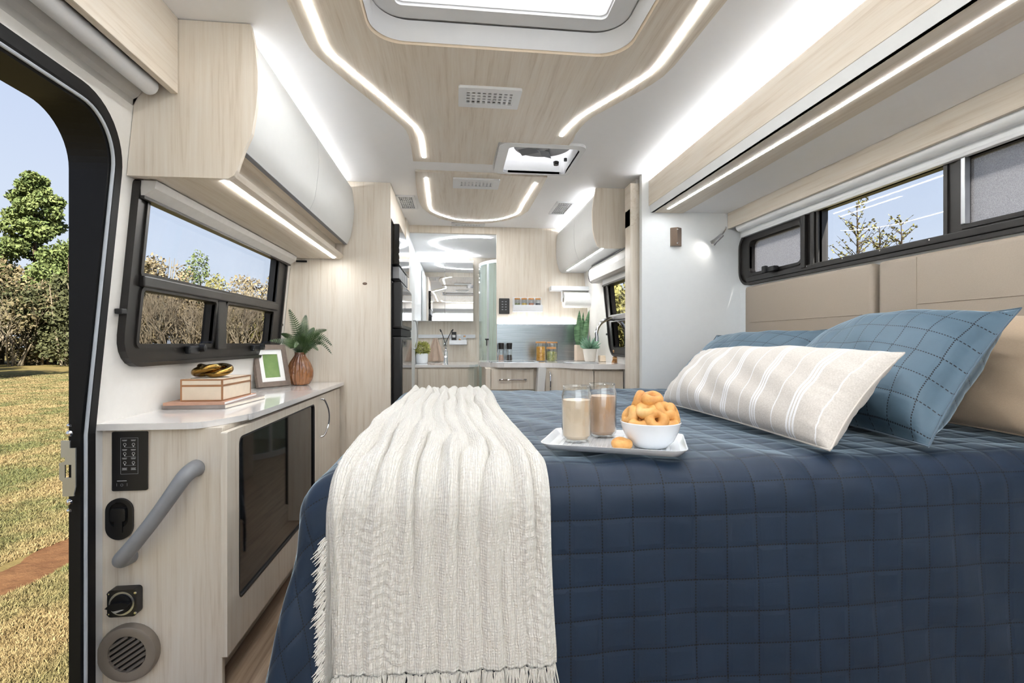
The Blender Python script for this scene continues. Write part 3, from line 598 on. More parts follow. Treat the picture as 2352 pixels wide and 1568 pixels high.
# round vent
c_ = at(301, 1493, Y=YE)
t = thing('round_vent', 'round taupe heater outlet with slanted louvres low on the cabinet end', 'vent', (c_.x, YE, c_.z-0.08))
RM = Matrix.Rotation(math.pi/2, 4, 'X')
MB().lathe([(0.0, 0.0005), (0.082, 0.0005), (0.083, 0.010), (0.079, 0.022), (0.074, 0.024), (0.052, 0.020), (0.050, 0.012), (0.0, 0.012)], c_, 40, RM).mk('housing', 'vent_taupe', t, smooth=True)
MB().lathe([(0.0, 0.0122), (0.0505, 0.0122), (0.0505, 0.0132), (0, 0.0132)], c_, 32, RM).mk('opening', 'dark_hole', t)
ang = math.radians(33)
for i in range(-3, 4):
    off = i*0.0138; hl = math.sqrt(max(0, 0.0505**2-off**2))
    mt = Matrix.Translation((c_.x-math.sin(ang)*off, YE-0.017, c_.z+math.cos(ang)*off)) @ Matrix.Rotation(-ang, 4, 'Y') @ Matrix.Rotation(0.5, 4, 'X')
    MB().obox(mt, 2*hl, 0.010, 0.003).mk('louvre', 'vent_taupe', t)
# ---- wardrobe, fridge, microwave
XWF = -0.385
t = thing('wardrobe', 'tall pale wood wardrobe beside the fridge, floor to ceiling', 'wardrobe', (-0.7, 3.1, 0))
MB().prism([(-1.028, 0.001), (XWF, 0.001), (XWF, ZC-0.001), (wx(ZC)+0.003, ZC-0.001), (-1.028, 0.8)], XZ, 3.10, 3.118).mk('side_panel', 'wood_z', t)
MB().box(-0.9, XWF-0.02, 3.118, 3.20, 0.001, ZC-0.001).mk('carcass', 'wood_z', t)
k_ = at(838, 651, Y=3.1)
MB().lathe([(0, 0.006), (0.010, 0.005), (0.014, 0.0), (0, 0)], (k_.x, 3.10, k_.z), 16, RM @ Matrix.Scale(0.6, 4, (0, 1, 0))).mk('catch', 'brown_fabric', t)
def zz(py, px=905, X=-0.36): return at(px, py, X=X).z
MB().box(XWF-0.02, XWF, 3.118, 4.16, zz(495), ZC-0.001).mk('top_fascia', 'wood_z', t)
MB().box(-0.9, XWF-0.022, 3.202, 4.16, zz(496), ZC-0.001).mk('top_box', 'wood_z', t)
zf = zz(500)
t = thing('microwave', 'black built-in microwave oven above the fridge', 'microwave', (-0.6, 3.5, zz(600)))
MB().box(-0.95, XWF-0.004, 3.21, 3.88, zz(598), zz(500)).mk('body', 'black_plastic', t)
MB().box(XWF-0.004, XWF+0.04, 3.21, 3.88, zz(598), zz(500), 0.004).mk('door', 'black_glass', t)
for i in range(5): MB().box(XWF-0.004, XWF+0.036, 3.24+i*0.12, 3.34+i*0.12, zz(632)+0.004, zz(602), 0.002).mk('grille', 'grey_plastic', t)
MB().box(-0.95, XWF-0.006, 3.21, 3.88, zz(632), zz(600)).mk('base', 'black_plastic', t)
t = thing('fridge', 'tall black two-door fridge beside the washroom doorway', 'fridge', (-0.6, 3.5, 0))
MB().box(-0.95, XWF-0.004, 3.21, 3.95, 0.02, zz(638)).mk('body', 'black_plastic', t)
for za, zb3 in ((zz(752), zz(640)), (0.06, zz(772))):
    dd = MB().box(XWF-0.004, XWF+0.055, 3.21, 3.94, za, zb3, 0.012).mk('door', 'black_plastic', t)
    MB().box(XWF+0.0555, XWF+0.057, 3.235, 3.915, za+0.02, zb3-0.02).mk('door_glass', 'black_glass', dd)
MB().box(XWF-0.004, XWF+0.05, 3.212, 3.938, zz(771), zz(753), 0.004).mk('control_strip', 'black_metal', t)
# filler panel between fridge and partition
struct(MB().box(-0.95, XWF+0.012, 3.96, YB, 0, ZC).mk('trim_11', 'wood_z'))
# ================================================================ BEDSIDE WALL FITTINGS
def cushion_panel(name, label, y0, y1, z0, z1, seams):
    t = thing(name, label, 'headboard', (SX-0.03, (y0+y1)/2, z0), 'padded headboard panels on the slide-out wall')
    MB().box(SX-0.050, SX-0.003, y0, y1, z0, z1, 0.018).mk('pad', 'taupe_leather', t, smooth=True, angle=60)
    for kind, a_, b_, c2 in seams:
        pts = [(SX-0.0505, a_, c2), (SX-0.0505, b_, c2)] if kind == 'h' else [(SX-0.0505, c2, a_), (SX-0.0505, c2, b_)]
        MB().tube(pts, 0.0016, 6).mk('seam', 'taupe_leather', t)
    return t
XH = SX-0.05
zc_ = at(2008, 602, X=XH).z; yc_ = at(2004, 602, X=XH).y; yd_ = at(2013, 602, X=XH).y
cushion_panel('headboard_panel', 'taupe padded headboard panel next to the white slide-out end wall', yc_+0.004, at(1703, 660, X=XH).y-0.03, 0.78, zc_, [('h', yc_+0.05, 2.6, at(1900, 728, X=XH).z)])
cushion_panel('headboard_panel', 'longer taupe padded headboard panel behind the large blue pillow', 0.2, yd_-0.006, 0.78, zc_, [('h', 0.3, at(2105, 700, X=XH).y, at(2200, 690, X=XH).z), ('v', 0.8, zc_-0.01, at(2105, 700, X=XH).y)])
p0, p1 = at(1539, 524, Y=SE), at(1563, 566, Y=SE)
t = thing('wall_catch', 'small dark bronze wedge-shaped fitting screwed to the white slide-out end wall', 'fitting', (p0.x, SE, p1.z))
MB().prism([(p0.x, 0), (p0.x, -0.012), (p0.x+0.03, -0.03), (p1.x, -0.012), (p1.x, 0)], lambda u, v, w: (u, SE-0.0005+v, w), p1.z, p0.z).mk('body', 'brown_fabric', t)
for z_ in (p0.z-0.012, p1.z+0.014): MB().lathe([(0, 0.003), (0.004, 0.002), (0.005, 0), (0, 0)], (p0.x+0.031, SE-0.031, z_), 10, RM).mk('screw', 'chrome', t)
b_ = at(1643, 553, Y=SE-0.06); e_ = at(1668, 528, Y=SE-0.06)
t = thing('reading_lamp', 'small chrome reading spotlight glowing at the white end wall under the valance', 'lamp', e_)
dr = (b_-e_).normalized(); rot = Vector((0, 0, 1)).rotation_difference(Vector((dr.x, 0.35, dr.z)).normalized()).to_matrix().to_4x4()
MB().lathe([(0.0, -0.05), (0.010, -0.05), (0.012, -0.045), (0.014, 0.0), (0.020, 0.022), (0.018, 0.022), (0.012, 0.004), (0, 0.002)], b_, 20, rot).mk('head', 'chrome', t, smooth=True)
MB().lathe([(0, 0.006), (0.011, 0.006), (0.009, 0.012), (0, 0.014)], b_, 16, rot).mk('bulb', 'lamp_bulb', t)
MB().tube([b_-rot.to_3x3() @ Vector((0, 0, 0.045)), (e_.x+0.012, SE-0.03, e_.z+0.01), (e_.x+0.02, SE-0.02, 1.715)], 0.005, 8).mk('arm', 'chrome', t)
# ================================================================ KITCHEN
KZ = 0.90
def kx(px, Y): return at(px, 800, Y=Y).x
def kz(py, Y, px=1200): return at(px, py, Y=Y).z
# counter
fe = [(kx(1104, 3.78), 4.19), (kx(1104, 3.78), 3.84), (0.27, 3.74), (0.36, 3.68), (0.62, 3.66), (0.75, 3.60), (0.86, 3.46), (0.95, 3.38), (1.165, 3.36), (1.165, 4.19)]
fe = [fe[0]]+[(p.x, p.y) for p in smooth_path([(x_, y_, 0) for x_, y_ in fe[1:9]], 5)]+[fe[9]]
o = MB().prism(fe, XY(KZ-0.035), 0, 0.035).mk('worktop', 'worktop'); tag(o, 'white kitchen worktop with curved front edge under the spice rack', 'worktop')
# drawer unit
def yplane(Y): return lambda u, v, w: (u, Y-w, v)
x0, x1 = kx(1114, 3.72), kx(1240, 3.72)
t = thing('drawer_unit', 'pale wood kitchen drawer unit under the cooktop', 'cabinet', ((x0+x1)/2, 3.9, 0))
MB().box(x0, x1, 3.74, 4.19, 0.001, KZ-0.036).mk('carcass', 'wood_z', t)
xa, xb = kx(1128, 3.72), kx(1226, 3.72)
for za, zb4 in ((0.70, KZ-0.05), (0.42, 0.69), (0.12, 0.41)):
    d = MB().box(xa, xb, 3.722, 3.739, za, zb4, 0.003).mk('drawer', 'wood_z', t)
    zc2 = (za+zb4)/2
    MB().tube(smooth_path([(xa+0.07, 3.722, zc2), (xa+0.075, 3.69, zc2), (xb-0.075, 3.69, zc2), (xb-0.07, 3.722, zc2)], 6), 0.006, 8).mk('handle', 'chrome', d, smooth=True)
MB().box(x0+0.002, xa-0.004, 3.70, 3.739, 0.01, KZ-0.04, 0.003).mk('corner_post', 'wood_z', t)
# white splayed post between the units
p = MB().prism([(kx(1238, 3.6), KZ-0.037), (kx(1256, 3.6), KZ-0.037), (kx(1249, 3.6), 0.60), (kx(1244, 3.6), 0.001), (kx(1226, 3.6), 0.001), (kx(1233, 3.6), 0.60)], lambda u, v, w: (u, w, v), 3.62, 3.70).mk('support_post', 'white_gloss'); tag(p, 'white splayed post between the kitchen drawers and the sink cabinet', 'post')
x0, x1 = kx(1258, 3.45), 1.163
t = thing('sink_cabinet', 'pale wood kitchen cabinet under the sink with arched chrome handle', 'cabinet', ((x0+x1)/2, 3.6, 0))
cv = [(x0, 3.66), (0.75, 3.60), (0.86, 3.48), (0.95, 3.42), (1.163, 3.40), (1.163, 4.19), (x0, 4.19)]
MB().prism([(x_, y_+0.02 if y_ < 4 else y_) for x_, y_ in cv], XY(0.001), 0, KZ-0.038).mk('carcass', 'wood_z', t)
xs = kx(1357, 3.5)
def front(xl, xr):
    def yy(x_):
        for (a_, b_), (c2, d2) in zip(cv[:4], cv[1:5]):
            if a_ <= x_ <= c2: return b_+(d2-b_)*(x_-a_)/(c2-a_)
        return 3.40
    xs_ = np.linspace(xl, xr, 10); o_ = [(x_, yy(x_)+0.018) for x_ in xs_]+[(x_, yy(x_)-0.002) for x_ in xs_[::-1]]
    return MB().prism(o_, XY(0.12), 0, KZ-0.05-0.12)
d = front(x0+0.02, xs-0.003).mk('door', 'wood_z', t)
MB().tube(smooth_path([(x0+0.05, 3.645, 0.835), (x0+0.05, 3.61, 0.82), (x0+0.05, 3.605, 0.70), (x0+0.05, 3.64, 0.68)], 6), 0.006, 8).mk('handle', 'chrome', d, smooth=True)
d = front(xs+0.003, 1.16).mk('door', 'wood_z', t)
# steel splashback and light strip on its top edge
zs = kz(744, YB, 1200)
o = MB().box(DX1+0.002, 1.13, YB-0.006, YB-0.001, KZ+0.001, zs).mk('splashback', 'brushed_steel'); tag(o, 'brushed steel splashback behind the spice jars', 'splashback')
led_strip([(DX1+0.02, YB-0.008, zs+0.006), (kx(1320, YB), YB-0.008, zs+0.006)], 'light strip washing the wall along the top of the steel splashback', 0.008, flat=1.0, mat='led_cove')
# overhead kitchen cabinet
KY0 = 3.05
kp = [at(x_, y_, Y=KY0) for x_, y_ in ((1369, 431), (1364, 455), (1361, 482), (1361, 505), (1362, 527), (1366, 546), (1372, 563), (1379, 569))]
kp = [(p.x, min(p.z, ZC-0.002)) for p in kp]; zb5 = kp[-1][1]
t = thing('overhead_cabinet', 'curved white overhead cabinet with wood end above the kitchen sink', 'cabinet', (1.0, KY0, zb5))
MB().prism([(p[0], p[1]) for p in kp]+[(rx(zb5)-0.002, zb5), (rx(ZC)-0.002, ZC-0.002)], XZ, KY0, KY0+0.018).mk('end_panel', 'wood_z', t)
ki = [(p[0]+0.003, min(p[1], 1.975)) for p in kp]
MB().prism([(ki[0][0]+0.03, 1.955)]+[(p[0]+0.02, p[1]) for p in ki[1:-1]]+[(ki[-1][0]+0.01, zb5+0.003), (rx(zb5)-0.004, zb5+0.003), (rx(1.955)-0.004, 1.955)], XZ, KY0+0.018, YB-0.002).mk('carcass', 'slide_white', t)
ys_ = 3.55
for ya, yb in ((KY0+0.02, ys_-0.002), (ys_+0.002, YB-0.004)):
    pts = smooth_path([(x_, z_, 0) for x_, z_ in ki], 3); oo = [(p.x, p.y) for p in pts]+[(p.x+0.017, p.y) for p in pts[::-1]]
    MB().prism(oo, XZ, ya, yb).mk('door', 'white_gloss', t, smooth=True, angle=30)
led_strip([(ki[-1][0]+0.015, KY0+0.02, zb5-0.001), (ki[-1][0]+0.015, YB-0.15, zb5-0.001)], 'straight glowing LED strip under the kitchen overhead cabinet', 0.0125)
led_strip([(ki[0][0]+0.06, KY0+0.05, 1.966), (ki[0][0]+0.06, YB-0.05, 1.966)], 'hidden cove light strip on top of the kitchen overhead cabinet', 0.008, flat=1.0, mat='led_cove')
# switch panel on the partition
p0, p1 = at(1146, 685, Y=YB), at(1170, 721, Y=YB)
t = thing('switch_panel', 'dark grey switch panel with printed rows beside the white spice rack', 'control panel', (p0.x, YB, p1.z))
MB().prism(rrect(p0.x, p1.x, p1.z, p0.z, 0.005, 3), yplane(YB), 0.0005, 0.008).mk('plate', 'magazine_grey', t).data.materials[0] = M['black_frame']
for i in range(4):
    for j in range(2): MB().box(p0.x+0.022+0.028*j, p0.x+0.036+0.028*j, YB-0.0086, YB-0.008, p0.z-0.025-0.022*i-0.006, p0.z-0.025-0.022*i).mk('button_mark', 'grey_plastic', t)
# spice rack with four jars
p0, p1 = at(1179, 700, Y=YB-0.05), at(1246, 716, Y=YB-0.05); pT = at(1179, 684, Y=YB-0.05).z
t = thing('spice_rack', 'white wall-mounted spice rack with a tray on the wood partition', 'rack', ((p0.x+p1.x)/2, YB, p1.z))
MB().box(p0.x, p1.x, YB-0.065, YB-0.002, p1.z, p1.z+0.004, 0.001).mk('tray_base', 'white_plastic', t)
MB().box(p0.x, p1.x, YB-0.068, YB-0.064, p1.z, p0.z, 0.001).mk('tray_front', 'white_plastic', t)
MB().box(p0.x, p1.x, YB-0.006, YB-0.002, p1.z, pT+0.01, 0.001).mk('back_plate', 'white_plastic', t)
for x_ in (p0.x, p1.x-0.003): MB().box(x_, x_+0.003, YB-0.064, YB-0.006, p1.z, p0.z).mk('tray_end', 'white_plastic', t)
def speckle(name, cols, scale=160):
    k = N(name); v = k.n('ShaderNodeTexVoronoi'); v.inputs['Scale'].default_value = scale
    tcn = k.n('ShaderNodeTexCoord'); k.l(tcn.outputs['Object'], v.inputs['Vector'])
    s2 = k.n('ShaderNodeSeparateColor'); k.l(v.outputs['Color'], s2.inputs[0])
    k.l(k.ramp(s2.outputs[0], *[(i/(max(1, len(cols)-1)), srgb(*c)) for i, c in enumerate(cols)]), k.b.inputs['Base Color']); k.p(Roughness=0.7)
    k.bump(v.outputs['Distance'], 0.6, 0.004); M[name] = k.m
speckle('spice_green', [(96, 110, 60), (130, 140, 84)], 500); speckle('spice_yellow', [(214, 176, 72), (232, 204, 120)], 500); speckle('spice_red', [(188, 100, 62), (210, 140, 96)], 500); speckle('spice_dark', [(60, 62, 74), (84, 84, 92)], 500)
speckle('pasta', [(222, 156, 48), (240, 186, 84), (206, 136, 36)], 95); speckle('olives', [(120, 132, 62), (168, 170, 98), (210, 200, 130)], 120); speckle('pink_salt', [(226, 178, 156), (240, 208, 190)], 400); speckle('peppercorn', [(52, 46, 44), (84, 74, 70)], 350)
def jar(name, label, c, r_, h, fill, fh, lidm='cork', lidh=0.012, group=None, lid_r=None):
    t = thing(name, label, 'jar', c, group)
    MB().lathe([(0, 0.001), (r_*0.94, 0.001), (r_, r_*0.12), (r_, h-0.004), (r_*0.96, h), (r_*0.9, h), (r_*0.93, h-0.006), (r_*0.93, 0.005), (0, 0.005)], c, 24).mk('glass_body', 'clear_glass', t, smooth=True)
    MB().lathe([(0, 0.006), (r_*0.9, 0.006), (r_*0.91, fh*0.9), (r_*0.8, fh), (0, fh*1.02)], c, 24).mk('contents', fill, t, smooth=True)
    lr = lid_r or r_*1.0
    MB().lathe([(0, h), (lr, h), (lr, h+lidh*0.8), (lr*0.95, h+lidh), (0, h+lidh)], c, 24).mk('lid', lidm, t, smooth=True)
    return t
n = 4
for i, (f_, lb) in enumerate((('spice_green', 'green herb'), ('spice_yellow', 'yellow spice'), ('spice_red', 'reddish spice'), ('spice_dark', 'dark spice'))):
    jar('spice_jar', 'small cork-lidded glass jar of %s in the white spice rack' % lb, (p0.x+0.035+(p1.x-p0.x-0.07)*i/3, YB-0.036, p1.z+0.0045), 0.023, pT-p1.z-0.016, f_, (p0.z-p1.z)+0.012, group='spice jars in the wall rack')
# paper towel holder
p0, p1 = at(1263, 658, Y=YB-0.05), at(1365, 669, Y=YB-0.05)
o = MB().box(p0.x, p1.x, YB-0.11, YB-0.002, p1.z, p0.z, 0.003); t = thing('paper_towel_holder', 'white wall shelf with paper towel holder beneath it', 'holder', ((p0.x+p1.x)/2, YB, p1.z)); o.mk('shelf', 'white_plastic', t)
rc = at(1330, 689, Y=YB-0.08); xl, xr = kx(1294, YB-0.08), kx(1371, YB-0.08)
for x_ in (xl-0.018, xr+0.006): MB().box(x_, x_+0.006, YB-0.10, YB-0.06, rc.z-0.015, p1.z, 0.002).mk('arm', 'white_plastic', t)
t = thing('paper_towel_roll', 'white paper towel roll hanging below the kitchen wall shelf', 'paper towel', (rc.x, YB-0.08, rc.z-0.065))
RX = Matrix.Rotation(math.pi/2, 4, 'Y'); L2 = xr-xl
MB().lathe([(0.02, 0), (0.060, 0), (0.064, 0.004), (0.064, L2-0.004), (0.060, L2), (0.02, L2)], (xl, YB-0.08, rc.z), 32, RX).mk('paper', 'paper_white', t, smooth=True)
MB().lathe([(0.012, -0.002), (0.02, -0.002), (0.02, L2+0.002), (0.012, L2+0.002)], (xl, YB-0.08, rc.z), 20, RX).mk('core', 'vent_taupe', t)
# mills
for px, lb, fm in ((1151, 'pink salt', 'pink_salt'), (1170, 'black pepper', 'peppercorn')):
    c = at(px, 827, Z=KZ); c = Vector((kx(px, 4.02), 4.02, KZ+0.001))
    t = thing('grinder_mill', 'glass grinder of %s with dark grey cap on the kitchen worktop' % lb, 'grinder', c, 'spice grinders')
    MB().lathe([(0, 0.0), (0.024, 0.0), (0.026, 0.01), (0.021, 0.05), (0.022, 0.09), (0.02, 0.095), (0.018, 0.09), (0.018, 0.05), (0.022, 0.012), (0.022, 0.005), (0, 0.005)], c, 20).mk('glass_body', 'clear_glass', t, smooth=True)
    MB().lathe([(0, 0.006), (0.021, 0.006), (0.0175, 0.048), (0, 0.05)], c, 20).mk('contents', fm, t, smooth=True)
    MB().lathe([(0, 0.095), (0.021, 0.095), (0.022, 0.12), (0.024, 0.14), (0.022, 0.145), (0, 0.147)], c, 20).mk('cap', 'grey_plastic', t, smooth=True).data.materials[0] = M['black_frame']
jar('storage_jar', 'glass jar of orange pasta with cork lid on the kitchen worktop', (kx(1242, 3.95), 3.95, KZ+0.001), 0.040, 0.142, 'pasta', 0.115, lidh=0.014)
jar('storage_jar', 'glass jar of pale green olives with low cork lid on the kitchen worktop', (kx(1266, 3.86), 3.86, KZ+0.001), 0.037, 0.098, 'olives', 0.078, lidh=0.016)
jar('storage_jar', 'tall glass jar with cork lid standing behind the olive jar', (kx(1268, 4.06), 4.06, KZ+0.001), 0.044, 0.142, 'olives', 0.07, lidh=0.012)
# cooktop
t = thing('cooktop', 'black glass cooktop set in the kitchen worktop', 'cooktop', (0.55, 3.92, KZ))
MB().box(kx(1126, 3.9), kx(1228, 3.9), 3.74, 3.98, KZ+0.0005, KZ+0.004, 0.001).mk('glass_top', 'black_glass', t)
MB().ring(rrect(kx(1126, 3.9)-0.006, kx(1228, 3.9)+0.006, 3.734, 3.986, 0.01, 3), rrect(kx(1126, 3.9), kx(1228, 3.9), 3.74, 3.98, 0.008, 3), XY(KZ), 0.0005, 0.005).mk('rim', 'steel', t)
# sink rim
t = thing('sink', 'steel kitchen sink set in the worktop under the tap', 'sink', (0.93, 3.62, KZ))
so = rrect(0.80, 1.03, 3.50, 3.74, 0.05, 5); si = rrect(0.815, 1.015, 3.515, 3.725, 0.045, 5)
MB().ring(so, si, XY(KZ), 0.0005, 0.004).mk('rim', 'steel', t)
MB().prism(si, XY(KZ), 0.0006, 0.0016).mk('basin_cover', 'steel', t)
# chopping block, brush, tap
p0, p1 = at(1366, 816, Y=3.85), at(1432, 828, Y=3.85)
o = MB().box(p0.x+0.03, p1.x, 3.80, 3.86, KZ+0.001, p0.z, 0.004).mk('caddy', 'board_wood'); tag(o, 'low cream sink caddy behind the dish brush', 'caddy')
c = Vector((kx(1413, 3.74), 3.72, KZ+0.005))
c = Vector((kx(1413, 3.58), 3.55, KZ+0.001))
t = thing('dish_brush', 'round wooden dish brush with upright handle beside the tap', 'brush', c)
MB().lathe([(0, 0.028), (0.026, 0.028), (0.03, 0.036), (0.024, 0.046), (0.012, 0.052), (0.012, 0.062), (0.024, 0.075), (0.028, 0.088), (0.022, 0.098), (0, 0.10)], c, 20).mk('handle', 'brush_wood', t, smooth=True)
m = MB()
for i in range(60):
    a_ = i*2.399; rr2 = 0.026*math.sqrt((i+0.5)/60); q = Vector((rr2*math.cos(a_), rr2*math.sin(a_), 0))
    m.tube([c+q+Vector((0, 0, 0.03)), c+q*1.45+Vector((0, 0, 0.001))], 0.0016, 5)
m.mk('bristles', 'cork', t)['kind'] = 'stuff'
bx_ = kx(1437, 3.45); by = 3.45
t = thing('kitchen_tap', 'chrome gooseneck kitchen tap at the sink window', 'tap', (bx_, by, KZ))
top = at(1405, 732, Y=by).z; r_ = (kx(1440, by)-kx(1373, by))/2
arc_ = [(bx_-r_+r_*math.cos(a_), by+0.0, top-r_+r_*math.sin(a_)) for a_ in [math.radians(q) for q in range(0, 200, 12)]]
MB().tube([(bx_, by, KZ+0.002), (bx_, by, top-r_)]+arc_[1:]+[(arc_[-1][0]-0.001, by, arc_[-1][2]-0.03)], 0.0125, 14).mk('spout', 'chrome', t, smooth=True)
MB().lathe([(0, 0.001), (0.026, 0.001), (0.026, 0.006), (0.02, 0.01), (0.019, 0.07), (0.014, 0.075), (0, 0.075)], (bx_, by, KZ), 20).mk('base', 'chrome', t, smooth=True)
MB().tube([(bx_, by-0.02, KZ+0.05), (bx_+0.03, by-0.05, KZ+0.075)], 0.005, 8).mk('lever', 'chrome', t)
# plants on the kitchen worktop
def leafmat(name, a, b, stripe=False):
    k = N(name); f = k.noise(14, map_scale=(1, 1, 6) if stripe else None, detail=5)
    k.l(k.ramp(f, (0.35, srgb(*a)), (0.65, srgb(*b))), k.b.inputs['Base Color']); k.p(Roughness=0.4, Subsurface_Weight=0.0); M[name] = k.m
leafmat('leaf_snake', (44, 78, 48), (110, 148, 104), True); leafmat('leaf_agave', (92, 140, 112), (150, 186, 160)); leafmat('leaf_fern', (34, 54, 26), (70, 92, 48)); leafmat('leaf_moss', (150, 152, 74), (190, 188, 110))
def blade(base, tip, wid, bend=0.0, n=10, fold=0.25, side=None):
    base, tip = Vector(base), Vector(tip); ax = tip-base; s_ = side or ax.cross(Vector((0, 1, 0.01))).normalized(); nrm = s_.cross(ax).normalized(); V = []
    for i in range(n):
        f = i/(n-1); wv = wid*(0.55+1.2*f-1.75*f*f+0.0) if f < 0.99 else 0.0006
        wv = wid*max(0.02, math.sin(math.pi*(0.22+0.78*f))**0.8)
        p_ = base+ax*f+nrm*bend*math.sin(f*math.pi/2)*f
        V += [p_-s_*wv/2+nrm*wv*fold, p_-nrm*0.0012, p_+s_*wv/2+nrm*wv*fold, p_+nrm*0.0012]
    Fc = []
    for i in range(n-1):
        for j in range(4): a_ = i*4+j; b_ = i*4+(j+1) % 4; Fc.append((a_, b_, b_+4, a_+4))
    return MB().add(V, Fc)
c = Vector((kx(1333, 4.02), 4.02, KZ+0.001)); pt = kz(792, 4.0, 1333)-KZ
t = thing('snake_plant', 'tall green snake plant in a square sandy pot by the splashback', 'plant', c)
MB().box(c.x-0.042, c.x+0.042, c.y-0.042, c.y+0.042, c.z, c.z+pt, 0.006).mk('pot', 'sand_pot', t)
MB().box(c.x-0.036, c.x+0.036, c.y-0.036, c.y+0.036, c.z+pt-0.002, c.z+pt+0.001).mk('soil', 'dark_hole', t)
for dx, dy, tx, tz, wv in ((-0.012, 0, 1331, 712, 0.052), (0.012, 0.0, 1340, 716, 0.036), (0.02, -0.015, 1352, 712, 0.046), (-0.015, 0.015, 1322, 745, 0.04), (0.0, 0.02, 1345, 735, 0.04)):
    blade((c.x+dx, c.y+dy, c.z+pt-0.002), (kx(tx, 4.02), c.y+dy*1.5, kz(tz, 4.02, tx)), wv, fold=0.15).mk('leaf', 'leaf_snake', t, smooth=True)
c = Vector((kx(1355, 3.86), 3.86, KZ+0.001)); pt = kz(801, 3.86, 1355)-KZ
t = thing('potted_succulent', 'spiky pale green succulent in a round off-white pot by the sink', 'plant', c)
MB().lathe([(0, 0), (0.036, 0), (0.042, 0.01), (0.056, pt-0.005), (0.056, pt), (0.05, pt), (0.048, pt-0.01), (0, pt-0.012)], c, 28).mk('pot', 'stone_pot', t, smooth=True)
random.seed(3)
for i in range(34):
    a_ = i*2.399; e2 = 0.25+0.95*(i/34); L3 = 0.075+0.055*(i/34)
    d_ = Vector((math.cos(a_)*math.cos(e2), math.sin(a_)*math.cos(e2), math.sin(e2)))
    b0 = c+Vector((d_.x*0.012, d_.y*0.012, pt-0.008))
    blade(b0, b0+d_*L3, 0.016, bend=-0.01, n=6).mk('leaf', 'leaf_agave', t, smooth=True)
# ================================================================ WASHROOM
WB = 5.75
xm0, xm1 = kx(957, 5.62), kx(1087, 5.62); zm1, zm0 = kz(602, 5.62, 1020), kz(737, 5.62, 1020)
t = thing('mirror_cabinet', 'mirrored washroom cabinet on the wall above the basin', 'mirror', (xm0, WB, zm0))
MB().box(xm0, xm1, 5.625, WB-0.001, zm0, zm1).mk('body', 'white_plastic', t)
k = N('mirror'); k.p(Metallic=1.0, Roughness=0.0); k.l(k.ramp(k.noise(2), (0, (0.9, 0.91, 0.92, 1)), (1, (0.92, 0.92, 0.93, 1))), k.b.inputs['Base Color']); M['mirror'] = k.m
xm = kx(1022, 5.62)
for a_, b_ in ((xm0+0.002, xm-0.002), (xm+0.002, xm1-0.002)): MB().box(a_, b_, 5.615, 5.624, zm0+0.002, zm1-0.002).mk('mirror_door', 'mirror', t)
led_strip([(xm0, 5.60, zm1+0.015), (xm1, 5.60, zm1+0.015)], 'light strip along the top of the washroom mirror', 0.014, mat='led_cove')
# washroom counter and vanity
zv = 0.83
o = MB().prism([(-0.40, 4.98), (0.14, 4.98), (0.20, 5.02), (0.235, 5.10), (0.235, WB-0.002), (-0.40, WB-0.002)], XY(zv-0.025), 0, 0.025).mk('worktop', 'worktop'); tag(o, 'white washroom counter seen through the doorway', 'worktop')
t = thing('vanity_cabinet', 'pale wood washroom vanity with rounded corner below the mirror', 'cabinet', (-0.05, 5.3, 0))
MB().prism([(-0.40, 5.0), (0.13, 5.0), (0.19, 5.04), (0.22, 5.11), (0.22, WB-0.002), (-0.40, WB-0.002)], XY(0.001), 0, zv-0.028).mk('carcass', 'wood_z', t)
MB().box(-0.36, 0.12, 4.985, 4.999, 0.5, zv-0.04, 0.003).mk('door', 'wood_z', t)
# rail with tray
zr0, zr1 = kz(776, 5.7, 1020), kz(768, 5.7, 1020)
t = thing('wall_rail', 'white accessory rail below the washroom mirror', 'rail', (0, WB, zr0))
MB().box(kx(957, 5.7), kx(1092, 5.7), WB-0.02, WB-0.001, zr0, zr1, 0.002).mk('rail', 'white_plastic', t)
t = thing('rail_tray', 'small white tray hooked on the washroom rail', 'tray', (kx(1055, 5.65), 5.68, kz(792, 5.66, 1050)))
q0, q1, zq0, zq1 = kx(1032, 5.66), kx(1072, 5.66), kz(792, 5.66, 1050), kz(781, 5.66, 1050)
MB().box(q0, q1, 5.62, 5.728, zq0, zq0+0.004).mk('base', 'white_plastic', t); MB().box(q0, q1, 5.62, 5.625, zq0, zq1).mk('front', 'white_plastic', t); MB().box(q0, q1, 5.72, 5.728, zq0, zr1).mk('back', 'white_plastic', t)
zq = zq0+0.0045
t = thing('toiletry_box', 'small black and white toiletry box in the washroom tray', 'box', (kx(1043, 5.66), 5.66, zq))
MB().box(kx(1037, 5.66), kx(1048, 5.66), 5.645, 5.68, zq, kz(762, 5.66, 1043), 0.002).mk('carton', 'black_plastic', t)
MB().box(kx(1039, 5.66), kx(1046, 5.66), 5.6442, 5.645, kz(775, 5.66, 1043), kz(769, 5.66, 1043)).mk('printed_band', 'print_white', t)
for px, h_, lb in ((1056, 0.05, 'short clear glass toiletry bottle in the washroom tray'), (1067, 0.085, 'taller clear glass bottle with stopper in the washroom tray')):
    c = Vector((kx(px, 5.67), 5.67, zq)); t = thing('toiletry_bottle', lb, 'bottle', c)
    MB().lathe([(0, 0), (0.018, 0), (0.02, 0.006), (0.02, h_*0.8), (0.009, h_*0.9), (0.009, h_), (0, h_)], c, 18).mk('body', 'clear_glass', t, smooth=True)
    MB().lathe([(0, h_), (0.011, h_), (0.012, h_+0.014), (0, h_+0.016)], c, 14).mk('stopper', 'cork', t, smooth=True)
